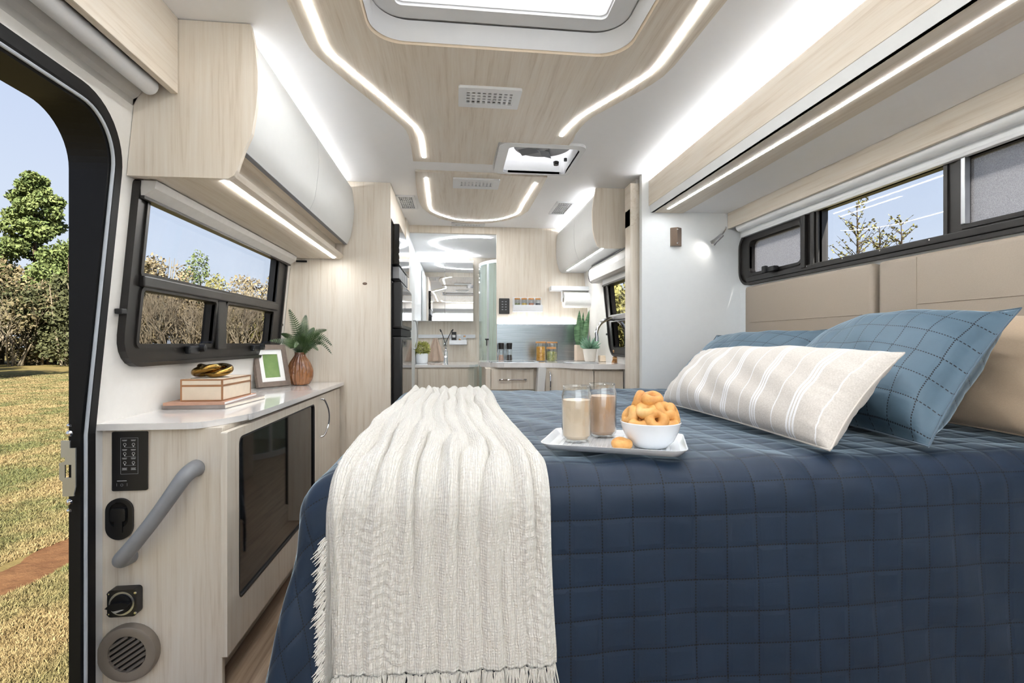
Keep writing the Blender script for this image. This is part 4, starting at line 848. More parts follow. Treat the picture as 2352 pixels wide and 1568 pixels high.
# basin tap, tumbler with brushes, towel, plant
tx = kx(1024, 5.3); t = thing('basin_tap', 'chrome washroom basin tap under the rail', 'tap', (tx, 5.3, zv))
MB().lathe([(0, 0.001), (0.026, 0.001), (0.024, 0.02), (0.021, 0.04), (0.021, 0.12), (0.016, 0.135), (0, 0.14)], (tx, 5.3, zv), 20).mk('body', 'chrome', t, smooth=True)
MB().tube([(tx, 5.3, zv+0.08), (tx, 5.24, zv+0.085), (tx, 5.19, zv+0.075)], 0.012, 12).mk('spout', 'chrome', t, smooth=True)
MB().obox(Matrix.Translation((tx, 5.29, zv+0.155)) @ Matrix.Rotation(0.3, 4, 'X'), 0.018, 0.08, 0.01, 0.003).mk('lever', 'chrome', t)
c = Vector((kx(1023, 5.56), 5.56, zv+0.001))
c2 = Vector((kx(1022, 5.6), 5.62, kz(797, 5.6, 1022)))
t = thing('toothbrush_tumbler', 'clear tumbler holding toothbrushes beside the rail tray', 'tumbler', c2)
MB().lathe([(0, 0), (0.026, 0), (0.03, 0.09), (0.0275, 0.09), (0.024, 0.005), (0, 0.005)], c2, 20).mk('glass_body', 'clear_glass', t, smooth=True)
MB().box(c2.x-0.012, c2.x+0.012, c2.y+0.03, WB-0.002, c2.z+0.03, c2.z+0.05, 0.002).mk('wall_bracket', 'chrome', t)
for px, py, lb in ((1013, 758, 'toothbrush leaning toward the towel'), (1038, 758, 'toothbrush leaning toward the toiletry box')):
    e2 = Vector((kx(px, 5.62), 5.62, kz(py, 5.62, px))); b2 = c2+Vector((0, 0, 0.01)); sg = -1 if px < 1022 else 1; b2 = b2-Vector((sg*0.012, 0, 0)); dd = (e2-b2).normalized()
    t = thing('toothbrush', 'dark '+lb+' in the washroom tumbler', 'toothbrush', b2)
    MB().tube([b2, b2+(e2-b2)*0.5, e2], 0.0042, 8).mk('handle', 'black_plastic', t)
    MB().obox(Matrix.Translation(e2+Vector((sg*0.006, 0, -0.004))) @ Vector((0, 0, 1)).rotation_difference(dd).to_matrix().to_4x4(), 0.014, 0.011, 0.03).mk('bristles', 'black_frame', t)
c = Vector((kx(969, 5.35), 5.35, zv+0.001)); pt = 0.105
t = thing('potted_moss_ball', 'yellow-green bushy plant in a white pot on the washroom counter', 'plant', c)
MB().lathe([(0, 0), (0.055, 0), (0.062, 0.01), (0.066, pt), (0.06, pt), (0.058, pt-0.012), (0, pt-0.014)], c, 28).mk('pot', 'porcelain', t, smooth=True)
def foliage_ball(cen, rad, n, size, mat, parent, name='foliage', flat=1.0, seed=1):
    rg = np.random.default_rng(seed); d_ = rg.normal(size=(n, 3)); d_ /= np.linalg.norm(d_, axis=1)[:, None]
    rr3 = rad*rg.uniform(0.55, 1.0, (n, 1)); P = np.array(cen)+d_*rr3*np.array([1, 1, flat]); V = []; Fc = []
    for i in range(n):
        a_ = Vector(rg.normal(size=3)).normalized(); b_ = a_.cross(Vector(d_[i])).normalized(); p_ = Vector(P[i]); s_ = size*rg.uniform(0.7, 1.3); dn = Vector(d_[i])
        V += [p_-b_*s_*0.4, p_+a_*s_*0.3+dn*s_*0.5, p_+b_*s_*0.4, p_+dn*s_*1.1-a_*s_*0.1]; Fc.append((4*i, 4*i+1, 4*i+2, 4*i+3))
    o_ = add(name, V, Fc, mat, parent); o_['kind'] = 'stuff'; return o_
foliage_ball(c+Vector((0, 0, pt+0.045)), 0.082, 900, 0.02, 'leaf_moss', t, flat=0.85)
tw = Vector((kx(1000, 5.6), 5.66, 0)); zt2 = kz(776, 5.6, 1000); 
def towel(u, v):
    wd = 0.025+0.12*v**0.75; fold = 0.018*math.sin(u*math.pi*5+1)*(0.3+0.7*v)
    return (tw.x+(u-0.5)*2*wd*0.62+0.02*v*(u-0.4), tw.y-0.02-fold-0.05*v, zt2-(zt2-zv-0.012)*v)
o = MB().grid(28, 24, towel).mk('hand_towel', 'towel_taupe', smooth=True, angle=180); tag(o, 'taupe hand towel hanging from the washroom rail', 'towel')
sm = o.modifiers.new('thick', 'SOLIDIFY'); sm.thickness = 0.004
# washroom door, shower door
x_ = -0.398
t = thing('washroom_door', 'white washroom door opened against the wall with arched handle', 'door', (x_, 4.5, 0))
MB().box(-0.405, -0.385, YB+0.04, 4.95, 0.01, 1.93, 0.004).mk('leaf', 'white_gloss', t)
MB().tube(smooth_path([(-0.384, 4.75, 1.25), (-0.36, 4.77, 1.24), (-0.35, 4.8, 1.15), (-0.35, 4.8, 1.08), (-0.36, 4.77, 1.0), (-0.384, 4.75, 0.99)], 5), 0.006, 8).mk('handle', 'chrome', t, smooth=True)
xs0 = kx(1104, 4.75)
t = thing('shower_door', 'curved pale green glass shower door beside the kitchen partition', 'shower door', (xs0, 4.8, 0))
ar = [(0.62+(0.62-xs0)*math.cos(a_)*1.0, 5.08+0.42*math.sin(a_)) for a_ in [math.radians(180+q) for q in range(0, 78, 6)]]
zsd = kz(604, 4.8, 1110)
for i in range(len(ar)-1): pass
def wallstrip(path, z0, z1, th):
    nrm = []; o_ = list(path)+[(p[0]+th, p[1]+th*0.4) for p in path[::-1]]
    return MB().prism(o_, XY(z0), 0, z1-z0)
wallstrip(ar[:7], 0.05, zsd, 0.004).mk('glass_panel', 'shower_glass', t); wallstrip(ar[6:], 0.05, zsd, 0.004).mk('glass_panel', 'shower_glass', t)
wallstrip(ar, zsd, zsd+0.03, 0.02).mk('top_rail', 'white_plastic', t); wallstrip(ar, 0.0, 0.05, 0.02).mk('bottom_rail', 'white_plastic', t)
MB().box(ar[6][0]-0.008, ar[6][0]+0.012, ar[6][1]-0.01, ar[6][1]+0.012, 0.05, zsd).mk('stile', 'white_plastic', t)
kk = Vector((ar[6][0]-0.012, ar[6][1]-0.012, kz(779, ar[6][1], 1118)))
MB().tube([kk+Vector((-0.015, -0.004, 0)), kk+Vector((0.02, -0.004, 0))], 0.007, 8).mk('latch', 'black_plastic', t); MB().tube([kk+Vector((0, -0.004, 0)), kk+Vector((0, -0.004, -0.06))], 0.004, 8).mk('latch_lever', 'black_plastic', t)
# washroom light ring
rc_ = [(0.33, 4.62), (0.20, 4.60), (0.05, 4.62), (-0.10, 4.70), (-0.19, 4.82), (-0.22, 4.96), (-0.18, 5.12), (-0.08, 5.27), (0.04, 5.36), (0.12, 5.39)]
led_strip(smooth_path([(a_, b_, ZC-0.006) for a_, b_ in rc_], 5), 'curved glowing LED strip on the washroom ceiling', 0.026)
# ================================================================ BED
QP = 0.0648                                            # quilting pitch
def quilt_mat(name, col, dark, pitch=QP):
    k = N(name); uvn = k.n('ShaderNodeUVMap'); sp = k.n('ShaderNodeSeparateXYZ'); k.l(uvn.outputs[0], sp.inputs[0])
    U_, V_ = sp.outputs[0], sp.outputs[1]
    def dist(c): return k.math('MULTIPLY', k.math('ABSOLUTE', k.math('SUBTRACT', k.math('FRACT', k.math('ADD', k.math('DIVIDE', c, pitch), 0.5)), 0.5)), pitch)
    def dash(c): return k.math('LESS_THAN', k.math('FRACT', k.math('DIVIDE', c, 0.0062)), 0.62)
    du, dv = dist(U_), dist(V_)
    lu = k.math('MULTIPLY', k.math('LESS_THAN', du, 0.0013), dash(V_)); lv = k.math('MULTIPLY', k.math('LESS_THAN', dv, 0.0013), dash(U_))
    st_ = k.math('MAXIMUM', lu, lv)
    nz = k.noise(9, detail=5); fine = k.noise(700, detail=2)
    base = k.ramp(nz, (0.3, tuple(x*0.92 for x in srgb(*col)[:3])+(1,)), (0.7, tuple(x*1.08 for x in srgb(*col)[:3])+(1,)))
    k.l(k.mix(st_, base, srgb(*dark)), k.b.inputs['Base Color'])
    seam = k.math('MULTIPLY', k.math('MINIMUM', k.math('DIVIDE', k.math('MINIMUM', du, dv), 0.010), 1.0), 1.0)
    wr = k.noise(28, detail=3, map_scale=(1, 0.35, 1))
    h = k.math('ADD', k.math('ADD', seam, k.math('MULTIPLY', wr, 0.55)), k.math('MULTIPLY', fine, 0.12))
    k.bump(h, 0.35, 0.0025); k.p(Roughness=0.55, Sheen_Weight=1.0, Sheen_Roughness=0.25)
    k.b.inputs['Sheen Tint'].default_value = (0.70, 0.87, 1.0, 1); k.b.inputs['Specular IOR Level'].default_value = 0.4
    M[name] = k.m
quilt_mat('quilt_blue', (22, 40, 62), (5, 8, 12)); quilt_mat('sham_blue', (78, 100, 116), (12, 18, 24), 0.062); plain('sham_plain', (72, 94, 110), 0.8, sheen=0.4)
BX0, BY0, BY1, BXH, BZ = -0.215, 1.045, 2.60, 1.60, 0.80
QR = 0.075
t = thing('bed', 'island bed base and mattress under the blue quilt', 'bed', (0.7, 1.8, 0))
MB().box(BX0+0.02, 1.59, BY0+0.03, BY1, 0.02, 0.48, 0.02).mk('base', 'wood_x', t)
MB().box(BX0-0.02, 1.598, BY0-0.02, BY1+0.02, 0.485, BZ-0.022, 0.05).mk('mattress', 'paper_white', t)
def prof(d, flare=0.03):
    # distance along the cloth past the flat -> (outward, down)
    L = QR*math.pi/2
    d = np.asarray(d, dtype=float); a_ = np.clip(d, 0, L)/QR
    o_ = QR*np.sin(a_); v_ = QR*(1-np.cos(a_)); e_ = np.maximum(0, d-L)
    return o_+e_*flare, v_+e_*(1-flare*flare/2)
def bed_surface(A, B, off=0.0):
    # A: cloth coordinate along X (0 at left fold start), B: along Y (0 at near fold start)
    ea, eb, ec = np.maximum(0, -A), np.maximum(0, -B), np.maximum(0, B-(BY1-BY0))
    d = np.hypot(ea, eb); ang = np.where(d > 0, np.arctan2(eb, np.maximum(ea, 1e-9)), 0)
    s2 = np.sin(2*ang)**2*(np.minimum(ea, eb) > 0)
    o_, v_ = prof(d); o_ = o_+np.maximum(0, d-0.06)*0.20*s2+0.012*np.sin(ang*9)*np.clip(d-0.1, 0, 0.3)*(s2 > 0)*3*s2
    oc, vc = prof(ec)
    X = BX0+np.maximum(A, 0)-o_*np.cos(ang)*(d > 0); Y = BY0+np.clip(B, 0, BY1-BY0)-o_*np.sin(ang)*(d > 0)+oc
    Z = BZ-v_-vc
    # soft undulation of the top and gentle hollows of the hanging sides
    Z = Z+0.004*np.sin(X*7+Y*3)*np.sin(Y*5+1.3)*(d < 0.02)+0.006*np.exp(-((X-1.25)**2+(Y-1.15)**2)/0.02)*(d < 0.1)
    Y = Y-0.006*np.sin(X*9+1)*np.clip(eb, 0, 0.4)/0.4; X = X-0.008*np.sin(Y*8)*np.clip(ea, 0, 0.4)/0.4
    return np.stack([X, Y, Z], -1)
def normals(P):
    gu = np.gradient(P, axis=1); gv = np.gradient(P, axis=0); n_ = np.cross(gu, gv); return n_/np.maximum(1e-9, np.linalg.norm(n_, axis=2, keepdims=True))
def grid_obj(name, P, uvA, uvB, mat, parent=None, thick=None):
    h_, w_ = P.shape[:2]; idx = np.arange(h_*w_).reshape(h_, w_)
    Fc = np.stack([idx[:-1, :-1], idx[:-1, 1:], idx[1:, 1:], idx[1:, :-1]], -1).reshape(-1, 4).tolist()
    o_ = add(name, P.reshape(-1, 3).tolist(), Fc, mat, parent, True, uv=np.stack([uvA, uvB], -1).reshape(-1, 2))
    if thick: sm_ = o_.modifiers.new('thick', 'SOLIDIFY'); sm_.thickness = thick; sm_.offset = -1
    return o_
sa = np.arange(-0.66, BXH-BX0, 0.0098); sb = np.arange(-0.72, BY1-BY0+0.30, 0.0098)
A, B = np.meshgrid(sa, sb); P = bed_surface(A, B); nn = normals(P)
uA, uB = A+(BX0-0.223), B+0.012
fr_ = lambda c: np.abs(np.sin(np.pi*c/QP))
puff = 0.0016*np.minimum(fr_(uA), fr_(uB))**0.5
rng = np.random.default_rng(4)
wr = sum(0.0008*np.sin(rng.uniform(10, 45)*A+rng.uniform(10, 45)*B*0.5+rng.uniform(0, 6)) for _ in range(10))
P = P+nn*(puff+wr)[..., None]
o = grid_obj('quilt', P, uA, uB, 'quilt_blue', thick=0.006); tag(o, 'navy blue quilt with dashed square stitching draped over the bed', 'quilt')
# ---- cream throw
k = N('throw_cream'); uvn = k.n('ShaderNodeUVMap'); sp = k.n('ShaderNodeSeparateXYZ'); k.l(uvn.outputs[0], sp.inputs[0])
wv1 = k.n('ShaderNodeTexWave'); wv1.inputs['Scale'].default_value = 26; wv1.inputs['Distortion'].default_value = 7; wv1.inputs['Detail'].default_value = 3; wv1.inputs['Detail Scale'].default_value = 2.5
mp = k.n('ShaderNodeMapping'); mp.inputs['Scale'].default_value = (3.0, 0.5, 1); k.l(uvn.outputs[0], mp.inputs[0]); k.l(mp.outputs[0], wv1.inputs[0])
wv2 = k.n('ShaderNodeTexWave'); wv2.bands_direction = 'Y'; wv2.inputs['Scale'].default_value = 34; wv2.inputs['Distortion'].default_value = 5; wv2.inputs['Detail'].default_value = 3
mp2 = k.n('ShaderNodeMapping'); mp2.inputs['Scale'].default_value = (0.6, 1.6, 1); k.l(uvn.outputs[0], mp2.inputs[0]); k.l(mp2.outputs[0], wv2.inputs[0])
nz = k.noise(160, detail=4, rough=0.7)
k.l(k.ramp(nz, (0.25, srgb(228, 222, 212)), (0.75, srgb(247, 244, 239))), k.b.inputs['Base Color']); k.p(Roughness=0.9, Sheen_Weight=0.3)
k.bump(k.math('ADD', k.math('ADD', k.math('MULTIPLY', wv1.outputs['Fac'], 0.55), k.math('MULTIPLY', wv2.outputs['Fac'], 0.2)), k.math('MULTIPLY', nz, 0.9)), 0.75, 0.0045); M['throw_cream'] = k.m
t = thing('throw_blanket', 'cream crinkled cotton throw with fringe laid across the foot of the bed', 'throw', (-0.03, 1.6, BZ))
def throw_grid(x0f, x1f, b0, b1, nc, nb, lift, amp, seed):
    rg = np.random.default_rng(seed); c = np.linspace(0, 1, nc); b = np.linspace(b0, b1, nb); Cg, Bg = np.meshgrid(c, b)
    hang = np.clip(-Bg/0.38, 0, 1); x0 = x0f(Bg, hang); x1 = x1f(Bg, hang); wob = 0.010*np.sin(Bg*5+1)
    Xc = x0+(x1-x0)*Cg+wob*(1-hang)
    ph = Cg*10*2*np.pi+1.1*np.sin(Bg*4.1+Cg*5)+0.9*np.sin(Bg*9.3+Cg*11+2)+0.5*np.sin(Bg*17+Cg*23)
    rid = np.abs(np.sin(ph/2))**0.65*(0.74+0.26*np.sin(Cg*37+Bg*3.3))
    fine = np.sin(Cg*23*2*np.pi+1.2*np.sin(Bg*7+Cg*9))*0.5+0.5
    hh = amp*rid*(1-0.62*np.clip(hang*1.3, 0, 1))*(0.75+0.25*np.sin(Bg*6+Cg*3))+0.0035*fine*np.clip(0.3+hang, 0, 1)
    hh += 0.0012*np.sin(Bg*330+3*np.sin(Cg*40))*np.clip(np.sin(Cg*9+Bg*3), 0, 1)
    edge = np.minimum(Cg, 1-Cg); hh *= np.clip(edge/0.03, 0.15, 1); 
    Pq = bed_surface(Xc-BX0, Bg); nq = normals(Pq); Pq = Pq+nq*(lift+hh)[..., None]
    return Pq, Cg*0.42, Bg
xf0 = lambda B_, h_: -0.235-0.0*B_-0.028*h_+0.012*np.clip(B_-0.9, 0, 1); xf1 = lambda B_, h_: 0.175+0.018*h_-0.02*np.clip(B_-0.9, 0, 1)
P, ua, ub = throw_grid(xf0, xf1, -0.405, 1.60, 360, 520, 0.008, 0.036, 5)
grid_obj('cloth', P, ua, ub, 'throw_cream', t, 0.003)
hem = P[0]; far = P[-1]
def fringe(pts, name, ln_, n_, spread=0.004, dirv=(0, 0, -1), seed=2, parent=t):
    rg = random.Random(seed); m_ = MB(); L_ = len(pts)
    for i in range(n_):
        p_ = Vector(pts[int(i/n_*(L_-1))])+Vector((rg.uniform(-spread, spread), rg.uniform(-0.004, 0.0), 0)); d_ = Vector(dirv).normalized(); l_ = ln_*rg.uniform(0.6, 1.1)
        sd = Vector((rg.uniform(-1, 1), rg.uniform(-0.8, 0.1), rg.uniform(-0.3, 0.3)))*l_*0.28
        m_.tube([p_, p_+d_*l_*0.5+sd*0.5, p_+d_*l_+sd], [0.0016, 0.0014, 0.0006], 4, cap=False)
    o_ = m_.mk(name, 'throw_cream', parent); o_['kind'] = 'stuff'; return o_
fringe(hem, 'fringe', 0.055, 420)
fringe(far[:: 2], 'fringe', 0.02, 160, dirv=(0, 1, 0.3), seed=6)
# under layer showing its fringed edge on the left
xg0 = lambda B_, h_: -0.225-0.085*h_; xg1 = lambda B_, h_: -0.10+0*h_
P2g, u2, v2 = throw_grid(xg0, xg1, -0.50, 0.02, 40, 160, 0.004, 0.0, 8)
grid_obj('under_fold', P2g, u2, v2, 'throw_cream', t, 0.002)
fringe(P2g[:110, 0], 'fringe', 0.022, 320, dirv=(-0.8, -0.1, -0.9), seed=9)
fringe(P2g[0], 'fringe', 0.05, 80, seed=10)
# ---- pillows
def pillow(name, label, A_, B_, C_, D_, th, mat, cat='pillow', pinch=0.05, n_=56, uvs=(0, 0), flange=0.0, sag=0.0, group=None, wrinkle=0.002):
    A_, B_, C_, D_ = [np.array(v, dtype=float) for v in (A_, B_, C_, D_)]   # bottom-far, top-far, top-near, bottom-near
    nrm = np.cross(D_-A_, B_-A_); nrm /= np.linalg.norm(nrm); nrm = nrm if nrm[0] < 0 else -nrm
    s = np.linspace(-1, 1, n_); Ug, Vg = np.meshgrid(s, s)
    def surf(sign):
        # slight inward curve of the edges between the corners
        u = Ug*(1-pinch*(1-Vg**2)*np.abs(Ug)**3); v = Vg*(1-pinch*(1-Ug**2)*np.abs(Vg)**3)
        fu, fv = (u+1)/2, (v+1)/2
        p_ = (1-fu)[..., None]*((1-fv)[..., None]*A_+fv[..., None]*B_)+fu[..., None]*((1-fv)[..., None]*D_+fv[..., None]*C_)
        g = np.clip(1-np.abs(Ug)/(1-flange), 0, 1); q = np.clip(1-np.abs(Vg)/(1-flange), 0, 1)
        prof_ = (1-(1-np.clip(g, 0, 1))**2.6)*(1-(1-np.clip(q, 0, 1))**2.6)
        tk = th/2*np.sqrt(np.maximum(prof_, 0))*(1+0.12*np.sin(Ug*3+1)*np.sin(Vg*2.5))
        rg = np.random.default_rng(3); w_ = sum(rg.uniform(-1, 1)*np.sin(rg.uniform(3, 14)*Ug+rg.uniform(3, 14)*Vg+rg.uniform(0, 6)) for _ in range(8))*wrinkle*0.6
        ed = np.maximum(np.abs(Ug), np.abs(Vg))
        tt_ = np.where(np.abs(Ug) > np.abs(Vg), Vg, Ug); rip = wrinkle*0.9*(np.sin(tt_*23+1.3*np.sin(tt_*7))+0.6*np.sin(tt_*41+2))*0.7*np.clip((ed-0.72)/0.28, 0, 1)*np.clip((1-ed)/0.06, 0, 1)
        return p_+nrm*(sign*(tk+0.001+(w_+rip)*(tk > 0.004)))[..., None]
    F1, F2 = surf(1), surf(-1); V = np.concatenate([F1.reshape(-1, 3), F2.reshape(-1, 3)])
    zmin = BZ+0.007; V[:, 2] = np.where(V[:, 2] < zmin+0.02, zmin+0.02*np.exp((V[:, 2]-zmin-0.02)/0.02), V[:, 2])
    idx = np.arange(n_*n_).reshape(n_, n_); q1 = np.stack([idx[:-1, :-1], idx[:-1, 1:], idx[1:, 1:], idx[1:, :-1]], -1).reshape(-1, 4); q2 = q1[:, ::-1]+n_*n_
    ring = np.concatenate([idx[0, :-1], idx[:-1, -1], idx[-1, :0:-1], idx[:0:-1, 0]]); q3 = [(int(ring[i]), int(ring[i]+n_*n_), int(ring[(i+1) % len(ring)]+n_*n_), int(ring[(i+1) % len(ring)])) for i in range(len(ring))]
    wl_, hl_ = np.linalg.norm(D_-A_), np.linalg.norm(B_-A_)
    uv = np.stack([np.concatenate([(Ug*wl_/2).ravel()]*2)+uvs[0], np.concatenate([(Vg*hl_/2).ravel()]*2)+uvs[1]], -1)
    t_ = thing(name, label, cat, tuple(((A_+D_)/2)[:2])+(BZ,), group)
    add('cover', V.tolist(), q1.tolist()+q2.tolist()+q3, mat, t_, True, uv=uv)
    rim = V[ring]; MB().tube([tuple(v) for v in rim]+[tuple(rim[0])], 0.0024, 6, cap=False).mk('edge_seam', 'sham_plain' if mat == 'sham_blue' else (mat if 'fabric' in mat else 'linen_edge'), t_, smooth=True)
    return t_
# striped linen
k = N('linen_stripe'); uvn = k.n('ShaderNodeUVMap'); sp = k.n('ShaderNodeSeparateXYZ'); k.l(uvn.outputs[0], sp.inputs[0]); nz = k.noise(260, detail=5, rough=0.75)
f = k.math('FRACT', k.math('ADD', k.math('DIVIDE', sp.outputs[0], 0.150), 0.28))
def band(c, w_): return k.math('LESS_THAN', k.math('ABSOLUTE', k.math('SUBTRACT', f, c)), w_)
bands = k.math('MAXIMUM', k.math('MAXIMUM', band(0.40, 0.022), band(0.47, 0.022)), k.math('MAXIMUM', band(0.54, 0.022), band(0.02, 0.012)))
k.l(k.mix(k.math('MULTIPLY', bands, 0.85), k.ramp(nz, (0.3, srgb(186, 178, 170)), (0.7, srgb(216, 210, 203))), srgb(240, 240, 243)), k.b.inputs['Base Color']); k.p(Roughness=0.9, Sheen_Weight=0.3); k.bump(nz, 0.35, 0.002); M['linen_stripe'] = k.m
pillow('pillow', 'pale beige pillow tucked behind the larger blue sham', (1.36, 1.62, 0.82), (1.55, 1.735, 1.135), (1.57, 1.0, 1.12), (1.36, 0.95, 0.82), 0.11, 'tan_fabric', group='beige sleeping pillows')  # cover darker than its twin: shadow painted into the beige
pillow('pillow', 'pale beige pillow tucked behind the smaller-looking blue sham by the end wall', (1.36, 2.56, 0.82), (1.55, 2.55, 1.085), (1.56, 1.85, 1.085), (1.36, 1.84, 0.82), 0.11, 'beige_fabric', group='beige sleeping pillows')
pillow('pillow_sham', 'blue quilted pillow sham leaning by the white end wall', (1.08, 2.46, 0.815), (1.36, 2.50, 1.085), (1.42, 1.75, 1.10), (1.10, 1.84, 0.815), 0.15, 'sham_blue', flange=0.04, pinch=0.07)
pillow('pillow_sham', 'large blue quilted pillow sham with flanged edge behind the striped cushion', (1.10, 1.72, 0.815), (1.40, 1.72, 1.105), (1.405, 1.11, 1.135), (1.045, 1.01, 0.815), 0.23, 'sham_blue', flange=0.055, pinch=0.06)
pillow('lumbar_cushion', 'long linen lumbar cushion with white stripes on the quilt', (0.80, 1.90, 0.815), (1.02, 2.0, 1.015), (1.03, 1.055, 1.025), (0.80, 1.00, 0.815), 0.15, 'linen_stripe', 'cushion', pinch=0.05)
# ================================================================ TRAY AND SNACKS
ZQ = BZ+0.0095
tc_ = Vector((0.372, 1.15, ZQ)); TA = math.radians(-22); TM = Matrix.Translation(tc_) @ Matrix.Rotation(TA, 4, 'Z')
t = thing('serving_tray', 'rectangular white ceramic tray with ribbed well on the quilt', 'tray', tc_)
def trl(pairs):
    rings = [(rrect(-w_/2, w_/2, -h_/2, h_/2, r_, 6), z_) for w_, h_, r_, z_ in pairs]; n_ = len(rings[0][0]); V = [TM @ Vector((u, v, z_)) for o_, z_ in rings for u, v in o_]
    m_ = MB().add(V, [(j*n_+i, j*n_+(i+1) % n_, (j+1)*n_+(i+1) % n_, (j+1)*n_+i) for j in range(len(rings)-1) for i in range(n_)]); m_.F.append(tuple(range(n_-1, -1, -1))); m_.F.append(tuple(len(V)-n_+i for i in range(n_))); return m_
trl([(0.27, 0.185, 0.022, 0.0), (0.29, 0.205, 0.026, 0.002), (0.312, 0.228, 0.032, 0.014), (0.316, 0.232, 0.033, 0.0165), (0.310, 0.226, 0.032, 0.0165), (0.288, 0.204, 0.026, 0.006), (0.27, 0.19, 0.022, 0.005)]).mk('body', 'porcelain', t, smooth=True)
for i in range(26):
    x_ = -0.125+i*0.01; MB().obox(TM @ Matrix.Translation((x_, 0, 0.0053)), 0.003, 0.18, 0.0012).mk('rib', 'porcelain', t)
def coffee(col): 
    nm = 'latte_%d' % col[0]; plain(nm, col, 0.3, var=0.02, nscale=40); return nm
for px, py, col, fl_, lb in ((1324, 1012, (230, 204, 174), 0.098, 'can-shaped glass of pale iced latte at the edge of the tray'), (1383, 1001, (212, 174, 142), 0.101, 'can-shaped glass of darker iced latte behind the pale one')):
    p_ = at(px, py, Z=ZQ+0.006); c = Vector((p_.x, p_.y+0.0, ZQ+0.0062)); r_ = 0.0352
    t = thing('iced_coffee_glass', lb, 'glass', c, 'iced coffee glasses on the tray')
    MB().lathe([(0, 0), (0.026, 0.0), (0.029, 0.003), (r_, 0.012), (r_, 0.108), (0.032, 0.120), (0.031, 0.127), (0.0325, 0.131), (0.031, 0.1318), (0.0295, 0.127), (0.0305, 0.119), (r_-0.0018, 0.107), (r_-0.0018, 0.014), (0.027, 0.006), (0, 0.005)], c, 40).mk('glass_body', 'clear_glass', t, smooth=True)
    MB().lathe([(0, 0.0062), (0.0265, 0.0068), (r_-0.0021, 0.0145), (r_-0.0021, fl_), (0, fl_)], c, 36).mk('coffee', coffee(col), t, smooth=True)
bc = at(1506, 1031, Z=ZQ+0.006); bc = Vector((bc.x, bc.y+0.03, ZQ+0.0062)); RB = 0.067
t = thing('bowl', 'white ceramic bowl filled with mini doughnuts on the tray', 'bowl', bc)
MB().lathe([(0, 0), (0.034, 0), (0.038, 0.002), (0.052, 0.016), (0.062, 0.038), (RB, 0.056), (RB-0.001, 0.0575), (RB-0.0035, 0.0565), (0.058, 0.038), (0.046, 0.016), (0.03, 0.006), (0, 0.005)], bc, 48).mk('vessel', 'porcelain', t, smooth=True)
k = N('doughnut'); nz = k.noise(22, detail=4); k.l(k.ramp(nz, (0.25, srgb(190, 124, 60)), (0.5, srgb(226, 168, 96)), (0.75, srgb(244, 204, 142))), k.b.inputs['Base Color']); k.p(Roughness=0.5); k.bump(k.noise(90, detail=3), 0.25, 0.002); M['doughnut'] = k.m
def torus(R_, r_, c, mt, seed):
    rg = random.Random(seed); ph = rg.uniform(0, 6); V = []; nu, nv = 24, 14
    for i in range(nu):
        a_ = 2*math.pi*i/nu; rr2 = r_*(1+0.08*math.sin(2*a_+ph)+0.05*math.sin(3*a_+ph*2))
        for j in range(nv):
            b_ = 2*math.pi*j/nv; V.append(mt @ Vector(((R_+rr2*math.cos(b_))*math.cos(a_), (R_+rr2*math.cos(b_))*math.sin(a_), rr2*1.08*math.sin(b_)))+c)
    return MB().add(V, [(i*nv+j, ((i+1) % nu)*nv+j, ((i+1) % nu)*nv+(j+1) % nv, i*nv+(j+1) % nv) for i in range(nu) for j in range(nv)])
G = 'mini doughnuts piled in the bowl'
RV_, TV_ = Vector((0.925, -0.38, 0)), Vector((-0.38, -0.925, 0))
dn = [(0.013, 0.036, 0.065, 62, 'standing with its hole open over the tray edge'), (-0.021, 0.029, 0.055, 14, 'half sunk at the rim beside the standing one'), (0.035, 0.016, 0.058, 22, 'half sunk at the rim toward the striped cushion'), (-0.043, 0.010, 0.068, 68, 'standing at the rim nearest the coffee glasses'), (-0.008, 0.022, 0.083, 24, 'resting in the middle of the pile'), (0.029, 0.012, 0.083, 44, 'leaning on the middle of the pile'), (0.047, -0.006, 0.074, 66, 'upright above the rim toward the striped cushion'), (0.003, -0.002, 0.107, 16, 'topmost on the pile'), (-0.026, -0.012, 0.100, 72, 'upright beside the topmost one'), (0.0, -0.036, 0.070, 40, 'at the back rim of the bowl'), (0.032, -0.034, 0.070, 40, 'at the back rim behind the leaning one'), (-0.034, -0.030, 0.066, 40, 'at the back rim behind the coffee-side one'), (0.0, 0.0, 0.042, 0, 'buried under the pile')]
for i, (dr_, dt_, dz, ti, lb) in enumerate(dn):
    c = bc+RV_*dr_+TV_*dt_+Vector((0, 0, dz)); ax = (RV_*dr_+TV_*(dt_+0.012)); az = math.atan2(ax.y, ax.x)
    mt = (Matrix.Rotation(az, 4, 'Z') @ Matrix.Rotation(math.radians(ti), 4, 'Y') @ Matrix.Rotation(i*1.7, 4, 'Z')).to_3x3()
    o = torus(0.0152, 0.0112, c, mt, i).mk('mini_doughnut', 'doughnut', smooth=True, angle=180); tag(o, 'golden mini doughnut '+lb, 'doughnut', G)
p_ = at(1428, 1020, Z=ZQ+0.015)
o = torus(0.0145, 0.0098, Vector((p_.x, p_.y, ZQ+0.0165)), Matrix.Rotation(0.05, 3, 'X'), 77).mk('mini_doughnut', 'doughnut', smooth=True, angle=180); tag(o, 'golden mini doughnut lying alone on the tray beside the bowl', 'doughnut', G)
